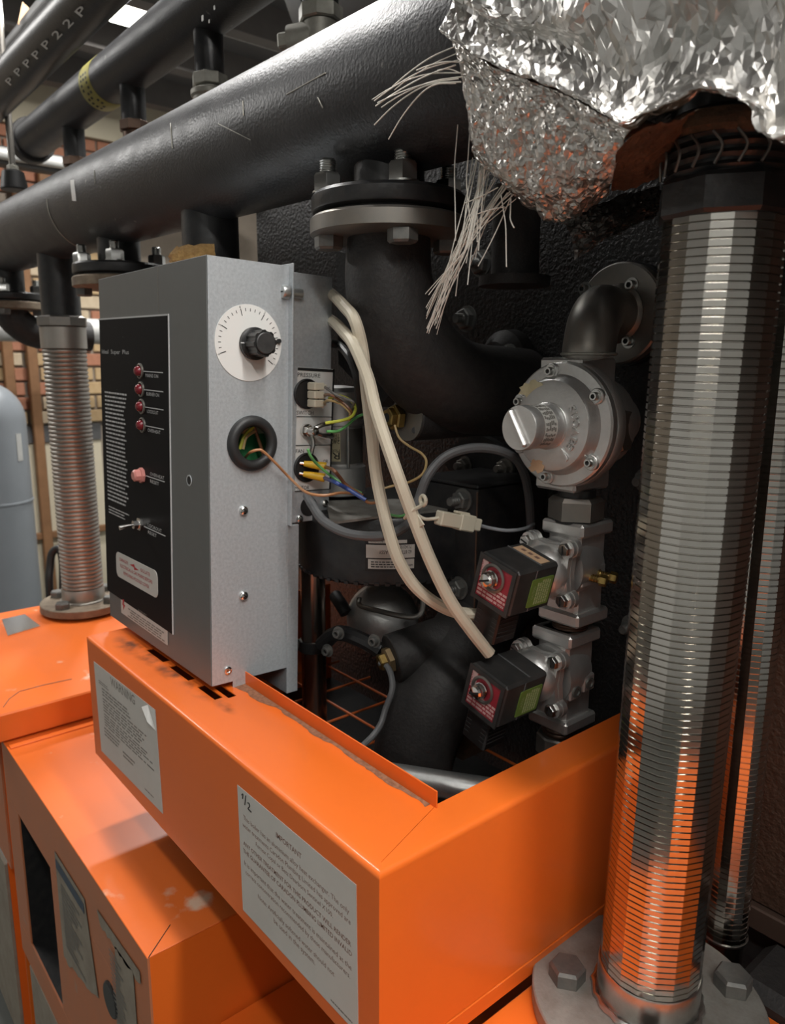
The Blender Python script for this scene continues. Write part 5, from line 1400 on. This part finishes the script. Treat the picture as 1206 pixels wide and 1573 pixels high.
for i, q in enumerate(((884, 1056), (907, 1048))):
    a = V((cx2 + .026, YT - .014 + i * .026, at(890, 1053, Y=YT).z + (-.002 + i * .004)))
    blk = part('test_block', MB().box(a, (.016, .022, .022), bev=.002), M_['alu_cast'], t2)
    part('plugged_port', MB().lathe([(.0072, 0), (.0072, .0022), (.0045, .0022), (.0040, .0006)], frame(a + V((.008, 0, 0)), (1, 0, 0)), 20), M_['bolt_dark'], blk)
def threads(name, x, z0, z1, r, label, m='steel_dark'):
    prof = []; n = max(3, int((z1 - z0) / .004)); p = (z1 - z0) / n
    for k in range(n): prof += [(r - .0012, k * p), (r, k * p + p * .35), (r, k * p + p * .6)]
    return solo(name, MB().lathe(prof + [(r - .0012, z1 - z0)], Matrix.Translation((x, YT + .006, z0)), 32), M_[m], label, 'pipe fitting', group='threaded nipples between the gas valves')
threads('threaded_nipple', cx1 - .003, zb_1 + .0005, za0 - .0005, .022, 'copper toned threaded nipple between the two gas valves', 'copper_pipe')
threads('threaded_nipple', cx2 - .002, zb_0 - .0155, zb_0 - .0005, .022, 'threaded nipple under the lower gas valve', 'copper_pipe')
bt = thing('gas_inlet', 'dark gas inlet fitting disappearing below the lower valve', 'pipe fitting', (cx2, YT + .006, 1.0))
part('collar', MB().lathe([(.027, 0), (.029, .002), (.029, .026), (.027, .028)], Matrix.Translation((cx2 - .002, YT + .006, zb_0 - .044)), 8), M_['steel_dark'], bt)
part('pipe', MB().cyl((cx2 - .002, YT + .006, .98), (cx2 - .002, YT + .006, zb_0 - .0442), .022, seg=28), M_['black_paint'], bt)

# ================================================================ FAN, BURNER AND FITTINGS INSIDE THE COVER
fx, fy = -.832, .685
zt_f = at(560, 800, Y=.575).z; zb_f = at(560, 908, Y=.57).z
t = thing('combustion_fan', 'black drum shaped fan housing with silver motor and white rating plate', 'fan', (fx, fy, zb_f))
RFN = .128
part('housing', MB().lathe([(RFN - .003, 0), (RFN, .003), (RFN, zt_f - zb_f - .004), (RFN - .002, zt_f - zb_f)], Matrix.Translation((fx, fy, zb_f)), 80), M_['black_paint'], t)
pp = [at(*q, Z=zt_f + .0005) for q in ((508, 806), (600, 794), (699, 784), (668, 768), (500, 772))]
mb = MB().add(pp + [p + V((0, 0, .003)) for p in pp], [(0, 4, 3, 2, 1), (5, 6, 7, 8, 9)] + [(k, (k + 1) % 5, 5 + (k + 1) % 5, 5 + k) for k in range(5)])
part('top_plate', mb, M_['flange_zinc'], t)
mb = MB()
for k in range(26):
    a = math.atan2(-fy, -fx) + math.radians(-80 + k * 6.2)
    mb.box((0, 0, 0), (.004, .006, .004), Matrix.Translation((fx + RFN * math.cos(a), fy + RFN * math.sin(a), zb_f + .003)) @ Matrix.Rotation(a, 4, 'Z'))
part('crimped_seam', mb, M_['black_paint'], t)
# rating plate, bonded to the drum, printed upside down
def drum(px, py):
    r = ray(px, py); a = r.x ** 2 + r.y ** 2; b = 2 * (r.x * (CAM.x - fx) + r.y * (CAM.y - fy)); c = (CAM.x - fx) ** 2 + (CAM.y - fy) ** 2 - (RFN + .0004) ** 2
    tt = (-b - math.sqrt(max(b * b - 4 * a * c, 0))) / (2 * a); return CAM + r * tt
tl, tr, blp, br = drum(561, 829), drum(637, 826), drum(560, 881), drum(637, 872)
def cyl_patch(t0, t1, v0, v1, lift, n=10):
    """quad strip on the drum; t across (left to right), v up"""
    a0 = math.atan2(tl.y - fy, tl.x - fx); a1 = math.atan2(tr.y - fy, tr.x - fx)
    zt2, zb2 = (tl.z + tr.z) / 2, (blp.z + br.z) / 2
    rows = []
    for v in (v0, v1):
        rows.append([V((fx + (RFN + lift) * math.cos(a0 + (a1 - a0) * (t0 + (t1 - t0) * k / n)), fy + (RFN + lift) * math.sin(a0 + (a1 - a0) * (t0 + (t1 - t0) * k / n)), zb2 + (zt2 - zb2) * v)) for k in range(n + 1)])
    return rows
pt = part('rating_plate', MB().grid(cyl_patch(0, 1, 0, 1, .0008)), M_['ink_black'], t, label='black and white rating plate, upside down')
mb = MB()
for q in ((.07, .88, .84, .98), (.02, .42, 1.0, .83), (.06, .08, .99, .38)): mb.grid(cyl_patch(q[0], q[2], q[1], q[3], .0012))
part('white_fields', mb, M_['paper'], pt)
mb = MB(); rnd = random.Random(6)
def upside(tx, t1_, v1_, w, h):
    """upside-down lettering bent round the drum; ends at t1_ (its first letter is on the right)"""
    pl2 = Patch(V((0, 1, 0)), V((1, 1, 0)), V((0, 0, 0))); tm = text_mb(tx, pl2, 0, 0, w=w, h=h, n=0)
    a0 = math.atan2(tl.y - fy, tl.x - fx); a1 = math.atan2(tr.y - fy, tr.x - fx); zt2, zb2 = (tl.z + tr.z) / 2, (blp.z + br.z) / 2
    mb.add([V((fx + (RFN + .0016) * math.cos(a0 + (a1 - a0) * (t1_ - p.x)), fy + (RFN + .0016) * math.sin(a0 + (a1 - a0) * (t1_ - p.x)), zb2 + (zt2 - zb2) * (v1_ - p.y))) for p in tm.v], tm.f)
upside('713421050', .93, .81, .27, .10); upside('62 BTXL', .93, .66, .25, .11); upside('ASSY', .46, .66, .18, .11); upside('ROTATION', .36, .965, .26, .055); upside('AIRFLOW', .96, .215, .20, .06)
for r in range(3):
    x = .12
    while x < .62:
        w = rnd.uniform(.03, .09); mb.grid(cyl_patch(x, min(x + w, .62), .13 + r * .075, .165 + r * .075, .0016, 2)); x += w + .015
part('plate_print', mb, M_['ink_black'], pt, sm=0, kind='stuff')
# motor
mx, my = at(519, 700, Y=.655).x, .655
zm0 = zt_f + .004
zz = lambda py: at(519, py, Y=.62).z
mt = part('motor', MB().lathe([(.0375, 0), (.041, .002), (.041, zz(724) - zm0), (.038, zz(722) - zm0), (.0365, zz(720) - zm0), (.0365, zz(658) - zm0), (.0405, zz(656) - zm0), (.0405, zz(604) - zm0), (.036, zz(597) - zm0), (.034, zz(597) - zm0), (.010, zz(594) - zm0)],
                              Matrix.Translation((mx, my, zm0)), 48), M_['alu_cast'], t, sm=30, label='silver fan motor')
part('motor_can', MB().lathe([(.0372, 0), (.0372, zz(662) - zz(717))], Matrix.Translation((mx, my, zz(717))), 48), M_['steel_dark'], mt)
for a in (-1.25, -.25):
    part('through_bolt', MB().cyl((mx + .0405 * math.cos(a), my + .0405 * math.sin(a), zz(722)), (mx + .0405 * math.cos(a), my + .0405 * math.sin(a), zz(655)), .0022, seg=8), M_['steel_bright'], mt)
mb = MB(); rows = []
for z in (zz(712), zz(667)): rows.append([V((mx + .0376 * math.cos(a), my + .0376 * math.sin(a), z)) for a in np.linspace(-1.35, -.52, 10)])
ml = part('motor_label', MB().grid(rows), M_['label_cream'], mt, label='pale motor label, upside down')
mb = MB()
def mlab(tx, a1_, z1_, da, dz):
    pl2 = Patch(V((0, 1, 0)), V((1, 1, 0)), V((0, 0, 0))); tm = text_mb(tx, pl2, 0, 0, w=1, h=1, n=0)
    mb.add([V((mx + .0379 * math.cos(a1_ + .25 - p.x * da), my + .0379 * math.sin(a1_ + .25 - p.x * da), z1_ - p.y * dz)) for p in tm.v], tm.f)
mlab('RE', -.80, zz(698), .55, .010); mlab('Motor', -.80, zz(693), .45, .005); mlab('240V', -.80, zz(679), .45, .005); mlab('50W', -.80, zz(675), .4, .005); mlab('THERM', -.80, zz(669), .5, .005)
part('motor_label_print', mb, M_['ink_black'], ml, sm=0)

# burner manifold box with bolts
bxm = at(731, 850, Y=.70).x; zbm1 = at(732, 751, Y=.70).z; zbm0 = at(727, 960, Y=.70).z
t = thing('burner_box', 'black square burner box with a rusty corner edge behind the inline connector', 'burner', (bxm - .08, .76, zbm0))
part('casing', MB().aabb((bxm - .115, .70, zbm0), (bxm, YB - .001, zbm1), bev=.002), M_['black_paint'], t)
part('rusty_edge', MB().cyl((bxm + .0003, .6997, zbm0 + .004), (bxm + .0003, .6997, zbm1 - .004), .0014, seg=8), M_['copper_pipe'], t)
part('lid_strip', MB().aabb((bxm - .117, .698, zbm1 + .0003), (bxm + .002, YB - .001, zbm1 + .005), bev=.0012), M_['black_paint'], t)
stud_bolt(t, 712, 768, Y=.70, m='bolt_dark', af=.022, ln=.014); stud_bolt(t, 706, 903, Y=.70, m='bolt_dark', af=.022, ln=.016)
t = thing('manifold_flange', 'dark oval flange with two bolts under the grey cable arch', 'flange', at(745, 720, Y=YB))
c = at(745, 712, Y=YB); P = []
for k in range(40):
    a = 2 * math.pi * k / 40; P.append((.072 * math.cos(a), .044 * math.sin(a) * (1 - .25 * abs(math.cos(a)))))
Mf = Matrix(((1, 0, 0, c.x), (0, 0, -1, YB - .0005), (0, 1, 0, c.z), (0, 0, 0, 1)))
part('plate', MB().prism(P, 0, .014, Mf), M_['black_paint'], t)
stud_bolt(t, 715, 715, Y=YB - .0146, m='steel_dark', af=.020, ln=.01); stud_bolt(t, 777, 719, Y=YB - .0146, m='steel_dark', af=.020, ln=.01)

# sensor pocket with brass gland, by the motor
p = at(627, 640, Y=.645)
t = thing('sensor_pocket', 'black cylindrical sensor pocket with brass gland behind the cream cables', 'sensor pocket', p + V((0, 0, -.03)))
part('body', MB().lathe([(.030, 0), (.0315, .002), (.0315, .12), (.036, YB - .646)], frame(p, (.06, 1, 0)), 40), M_['black_cast'], t)
part('face_plate', MB().lathe([(.0312, 0), (.0312, .002)], frame(p + V((0, -.0022, 0)), (.06, 1, 0)), 40), M_['steel_dark'], t)
for q in ((637, 629), (637, 661)):
    part('face_hole', MB().cyl(at(*q, Y=.6424), at(*q, Y=.6418), .0042, seg=14), M_['ink_black'], t)
gp = at(612, 641, Y=.642)
g = part('brass_gland', MB().hexhead(frame(gp, (-.1, -1, 0)), .030, .010), M_['brass'], t)
part('gland_nut', MB().hexhead(frame(gp + V((-.001, -.010, 0)), (-.1, -1, 0)), .022, .008), M_['brass'], g)
part('gland_bore', MB().cyl(gp + V((-.002, -.0178, 0)), gp + V((-.002, -.0186, 0)), .006, seg=16), M_['ink_black'], g)
# lower return casting with brass elbow gland
t = thing('return_casting', 'big matt black curved cast pipe inside the open cover', 'pipe', at(630, 1210, Y=.60))
part('bend', MB().tube([at(790, 900, Y=.835), at(765, 925, Y=.79), at(725, 975, Y=.72), at(682, 1045, Y=.66), at(648, 1115, Y=.63), at(630, 1190, Y=.62), at(620, 1290, Y=.62)], lambda u: .052 + .004 * math.sin(u * 3.1), seg=44, n=8), M_['black_cast'], t)
bp0, bp1 = at(601, 1012, Y=.598), at(735, 965, Y=.72)
part('boss', MB().lathe([(.031, 0), (.0325, .0015), (.0325, (bp1 - bp0).length)], frame(bp0, bp1 - bp0), 40), M_['black_cast'], t)
dr = (bp0 - bp1).normalized()
g = part('brass_fitting', MB().hexhead(frame(bp0 + dr * .0003, dr), .030, .008), M_['brass_dull'], t, label='dull brass gland')
part('gland_nut', MB().hexhead(frame(bp0 + dr * .0085, dr), .020, .009), M_['brass'], g)
cable('probe_cable', [bp0 + dr * .016, (595, 1024, .585), (602, 1042, .58), (602, 1062, .575), (592, 1090, .565), (585, 1112, .555), (573, 1130, .54), (555, 1148, .525), (540, 1165, .51)], .0040, 'cable_grey', 'grey probe cable hanging from the lower brass gland')
# steel flue tube with a clamp
sp_ = at(482, 1000, Y=.60)
t = thing('air_tube', 'shiny upright steel tube with a dark clamp beside the mounting plate', 'pipe', (sp_.x, sp_.y, 1.06))
part('tube', MB().cyl((sp_.x, sp_.y, 1.06), (sp_.x, sp_.y, zb_f - .001), .0185, seg=40), M_['steel_tube'], t)
zcl = at(482, 990, Y=.60).z
cl = part('clamp', MB().lathe([(.0195, -.009), (.0215, -.008), (.0215, .008), (.0195, .009)], Matrix.Translation((sp_.x, sp_.y, zcl)), 32), M_['black_paint'], t)
part('clamp_arm', MB().tube([at(495, 990, Y=.585), at(520, 972, Y=.59), at(560, 985, Y=.60), at(585, 1000, Y=.61)], .011, seg=10, n=3), M_['black_paint'], cl)
for q, yy in (((521, 972), .575), ((504, 999), .575), ((458, 990), .60), ((576, 984), .590)):
    socket_screw(cl, at(*q, Y=yy), (.3, -1, 0), .0062, 'bolt_dark')
# pressure vessel dome, capillary tube and odds and ends
c = at(588, 950, Y=.70)
t = thing('pressure_switch', 'grey pressed steel dome with bent capillary tube under the fan', 'pressure switch', c + V((0, 0, -.04)))
part('dome', MB().lathe([(.056, 0), (.056, .006), (.050, .016), (.036, .028), (.015, .035), (.002, .036)], frame(c, (.55, -.75, .25)), 40), M_['alu_cast'], t, sm=60)
part('capillary', MB().tube([at(552, 918, Y=.66), at(553, 930, Y=.655), at(580, 938, Y=.645), at(620, 947, Y=.645), at(643, 946, Y=.65), at(650, 930, Y=.66), at(648, 905, Y=.67)], .0038, seg=10, n=6), M_['steel_dark'], t)
part('dark_plug', MB().tube([at(515, 915, Y=.66), at(525, 930, Y=.655), at(532, 942, Y=.655)], .010, seg=14, n=3), M_['rubber'], t)
solo('return_stub', MB().lathe([(.045, 0), (.045, .012), (.030, .0125), (.030, .09), (.0305, .12)], Matrix.Translation(at(790, 440, Y=.76)), 32), M_['black_cast'],
     'black flanged pipe stub in the shadow left of the gas elbow', 'pipe')
t = thing('shadow_flange', 'dark bolted flange block in shadow below the hanging strands', 'flange', at(780, 560, Y=.83))
part('hub', MB().lathe([(.042, 0), (.040, .02), (.024, .0385)], frame(at(786, 552, Y=YB - .0005), (0, -1, 0)), 36), M_['black_cast'], t)
stud_bolt(t, 783, 546, Y=.80, m='bolt_dark', af=.022); stud_bolt(bd, 740, 405, Y=.80, m='bolt_dark', af=.026); stud_bolt(bd, 718, 490, Y=.80, m='bolt_dark', af=.026)
solo('refractory_block', MB().box(at(702, 1112, Y=.74), (.075, .05, .075), Matrix.Identity(4), bev=.004), M_['lagging_core'], 'brown rough insulating block behind the cast pipe', 'block')
# orange wire guard on the floor of the cover
gz = 1.045
t = thing('wire_guard', 'thin orange wire mesh guard at the bottom inside the cover', 'guard', (-.8, .6, gz))
for k in range(7): part('wire', MB().cyl((-1.10 + k * .095, .47, gz), (-1.10 + k * .095, .79, gz), .0021, seg=8), M_['orange_wire'], t)
for k in range(4): part('wire', MB().cyl((-1.12, .50 + k * .085, gz + .0044), (-.49, .50 + k * .085, gz + .0044), .0021, seg=8), M_['orange_wire'], t)
a, b = at(585, 1190, Z=1.125), at(790, 1222, Z=1.125)
solo('conduit', MB().cyl(a, b, .0155, seg=32), M_['galv_tube'], 'short galvanised tube lying at the bottom corner inside the cover', 'pipe')
solo('inner_tray', MB().aabb((XL + .004, Y0 + .004, ZB + .001), (X0 - .004, YW - .002, ZB + .004)), M_['black_paint'], 'dark tray in the bottom of the open cover', 'tray')

# ================================================================ UPPER PIPES AND BACKGROUND
def xpipe(name, px, py, Y, r, x0, x1, m, label, seg=36):
    p = at(px, py, Y=Y); z = p.z
    t = thing(name, label, 'pipe', ((x0 + x1) / 2, Y, z - r))
    part('pipe', MB().cyl((x0, Y, z), (x1, Y, z), r, seg=seg), M_[m], t)
    return t, z
Y2 = .80
e2 = at(48, 200, Y=Y2)
t, z2 = xpipe('vent_pipe', 150, 138, Y2, .058, e2.x, 3.18, 'black_pipe', 'black pipe with yellow tape band above the main pipe')
part('end_cap', MB().lathe([(.066, 0), (.069, .003), (.069, .045), (.062, .055)], frame((e2.x + .02, Y2, z2), (-1, 0, 0)), 36), M_['black_cast'], t)
tp_ = at(146, 143, Y=Y2 - .03)
bnd = part('tape_band', MB().lathe([(.0585, 0), (.0588, .0005), (.0588, .075), (.0585, .0755)], frame((tp_.x - .035, Y2, z2), (1, 0, 0)), 40, cap0=False, cap1=False), M_['tape_yellow'], t, label='yellow printed tape band')
mb = MB(); rnd = random.Random(3)
for k in range(9):
    for j in range(3):
        a = math.radians(170 + k * 11); dx = tp_.x - .022 + j * .018
        P = [V((dx + ex, Y2 + .0591 * math.cos(a + ea), z2 + .0591 * math.sin(a + ea))) for ex in (0, .011) for ea in (0, .10)]
        if rnd.random() < .7: mb.add(P, [(0, 1, 3, 2)])
part('tape_print', mb, M_['ink_black'], bnd, sm=0)
mb = MB()
for (q, w) in (((312, 28), .007), ((330, 12), .005), ((322, 33), .004)):
    p = at(*q, Y=Y2 - .057); mb.box((p.x, Y2 - .0578, p.z), (w, .001, w * 1.4))
part('paint_flakes', mb, M_['white_print'], t)
def drop(px, ytop, kind, label):
    """short vertical branch under the vent pipe, with its fitting"""
    x = at(px, ytop, Y=Y2).x
    d = thing('vent_drop', label, 'pipe fitting', (x, Y2, z2 - .36), group='drops under the vent pipe')
    part('stub', MB().cyl((x, Y2, z2 - .13), (x, Y2, z2 - .045), .030, seg=24), M_['black_paint'], d)
    part('lock_nut', MB().lathe([(.033, 0), (.037, .002), (.037, .022), (.033, .024)], Matrix.Translation((x, Y2, z2 - .154)), 8), M_[kind], d, sm=20)
    part('tail', MB().cyl((x, Y2, z2 - .36), (x, Y2, z2 - .155), .0285, seg=24), M_[kind], d)
    return d, x
for px, yt, kind, lab in ((112, 190, 'copper_pipe', 'brown drop fitting with side plug near the far end of the vent pipe'), (203, 130, 'copper_pipe', 'brown drop fitting with side plug right of the yellow tape'),
                          (320, 55, 'grey_valve', 'pale grey coupling drop in the middle of the vent pipe'), (492, -40, 'grey_valve', 'pale drop with a square side plug at the top edge')):
    d, x = drop(px, yt, kind, lab)
    if kind == 'copper_pipe' or px > 400:
        zz_ = z2 - (.235 if px < 400 else .175); ndir = V((-.75, -.6, -.05)).normalized()
        s = part('side_branch', MB().cyl((x, Y2, zz_), V((x, Y2, zz_)) + ndir * .055, .026, .024, seg=20), M_[kind if px < 400 else 'grey_valve'], d)
        part('square_plug', MB().box((0, 0, .008), (.024, .024, .022), frame(V((x, Y2, zz_)) + ndir * .055, ndir), bev=.003), M_['steel_dark' if px < 400 else 'grey_valve'], s)
    else:
        part('coupling', MB().lathe([(.034, 0), (.040, .003), (.040, .010), (.036, .014), (.036, .075), (.040, .079), (.040, .088), (.034, .091)], Matrix.Translation((x, Y2, z2 - .25)), 28), M_['grey_valve'], d)
# pipe with stencilled numbers and its neighbour
Y1 = .62
t, z1 = xpipe('marked_pipe', 75, 62, Y1, .050, -4.98, 3.18, 'black_paint', 'glossy black pipe with white stencilled figures at the top left')
mb = MB()
for ch, (x, y), (xa, ya) in zip('PPPPP22P', ((16, 131), (29, 117), (43, 104), (57, 91), (72, 76), (88, 61), (105, 44), (125, 26)), ((0, 0),) * 8):
    r = ray(x, y); a = r.y ** 2 + r.z ** 2; b = 2 * (r.y * (CAM.y - Y1) + r.z * (CAM.z - z1)); c = (CAM.y - Y1) ** 2 + (CAM.z - z1) ** 2 - .0506 ** 2
    dsc = b * b - 4 * a * c
    if dsc < 0: continue
    p = CAM + r * ((-b - math.sqrt(dsc)) / (2 * a)); nn = V((0, p.y - Y1, p.z - z1)).normalized(); up = nn.cross(V((1, 0, 0))) * -1
    if up.z < 0: up = -up
    pl2 = Patch(p + up * .015, p + up * .015 + V((.038, 0, 0)), p)
    part('stencil_figure', text_mb(ch, pl2, 0, 0, w=1, h=1, n=.0008, bold=True), M_['white_print'], t, sm=0)
xpipe('grey_conduit', 45, 52, .74, .036, -4.98, 3.18, 'duct_grey', 'grey conduit running just above the stencilled pipe')
# hanging rod
p = at(10, 150, Y=.66)
t = thing('hanger_rod', 'steel threaded hanger rod with black foot at the top left', 'hanger', (p.x, p.y, at(12, 290, Y=.66).z))
zr0 = at(12, 268, Y=.66).z
part('rod', MB().cyl((p.x, p.y, zr0), (p.x, p.y, CEIL), .0095, seg=16), M_['steel_dark'], t)
part('foot', MB().lathe([(.036, 0), (.038, .004), (.030, .05), (.022, .055)], Matrix.Translation((p.x, p.y, zr0 - .054)), 20), M_['rubber'], t)
part('rod_nut', MB().hexhead(Matrix.Translation((p.x, p.y, zr0 + .001)), .028, .014), M_['grey_valve'], t)
q = [at(*c, X=p.x + .02) for c in ((34, 3), (46, 14), (40, 49), (27, 37))]
mb = MB().add(q + [a + V((.002, 0, 0)) for a in q], [(0, 1, 2, 3), (4, 7, 6, 5)] + [(k, (k + 1) % 4, 4 + (k + 1) % 4, 4 + k) for k in range(4)])
solo('cardboard_tag', mb, M_['tag_brown'], 'brown card tag hanging near the hanger rod', 'tag')
# round duct behind
cz = at(400, 70, Y=1.5).z
t = thing('round_duct', 'large dark grey ribbed duct behind the upper pipes', 'duct', (-1.2, 1.5, cz - .38))
part('duct', MB().cyl((-1.75, 1.5, cz - .05), (3.18, 1.5, cz - .05), .42, seg=64), M_['duct_grey'], t)
for x in (-1.70, -1.62, -1.36): part('rib', MB().lathe([(.42, 0), (.428, .004), (.428, .018), (.42, .022)], frame((x, 1.5, cz - .05), (1, 0, 0)), 64, cap0=False, cap1=False), M_['duct_grey'], t)
# beams / trunking in the gap under the cream strip
solo('cable_tray', MB().box((-4.55, 1.2, at(60, 250, X=-4.55).z), (.10, 2.4, .09), bev=.01), M_['duct_grey'], 'dark grey trunking crossing in front of the red bricks', 'trunking')
solo('tray_conduit', MB().cyl((-4.45, .4, at(20, 238, X=-4.45).z), (-4.45, 2.2, at(20, 238, X=-4.45).z), .03, seg=20), M_['lagged_white'], 'pale conduit lying on the grey trunking', 'pipe')
# grey tank
ta = at(-12, 760, d=3.4); tr_ = .165
zt1 = at(5, 585, d=3.4).z
t = thing('grey_tank', 'smooth grey pressure tank at the left edge', 'tank', (ta.x, ta.y, 0))
pr = [(tr_, 0)]; zk = zt1 - .17
for z in (zk - .36, ): pr += [(tr_, z - .006), (tr_ + .004, z - .004), (tr_ + .004, z + .004), (tr_, z + .006)]
for k in range(11):
    a = math.radians(k * 9); pr.append((max(.004, tr_ * math.cos(a)), zk + .17 * math.sin(a)))
part('shell', MB().lathe(pr, Matrix.Translation((ta.x, ta.y, 0)), 56), M_['tank_grey'], t, sm=50)
lp_ = at(35, 690, d=3.25)
part('label', MB().box((0, 0, 0), (.003, .03, .12), Matrix.Translation((ta.x + tr_ * .80, ta.y + tr_ * .60 , lp_.z)) @ Matrix.Rotation(.65, 4, 'Z')), M_['lagged_white'], t)
# lagged pipe across the back
yy = at(38, 502, X=-4.2); 
solo('lagged_pipe', MB().cyl((-4.2, yy.y - .8, yy.z + .0), (-4.2, yy.y + .9, yy.z - .02), .066, seg=32), M_['lagged_white'], 'pale lagged horizontal pipe behind the worn hose', 'pipe')
solo('black_hose', MB().tube([at(76, 905, d=2.2) * 1.0 - V((0, 0, at(76, 905, d=2.2).z)), at(76, 905, d=2.2) - V((0, 0, .25)), at(76, 905, d=2.2), at(77, 870, d=2.2), at(80, 850, d=2.2), at(90, 843, d=2.2), at(96, 860, d=2.2), at(97, 910, d=2.2)], .011, seg=10, n=5), M_['rubber'], 'thin black bent hose left of the worn hose base', 'hose')
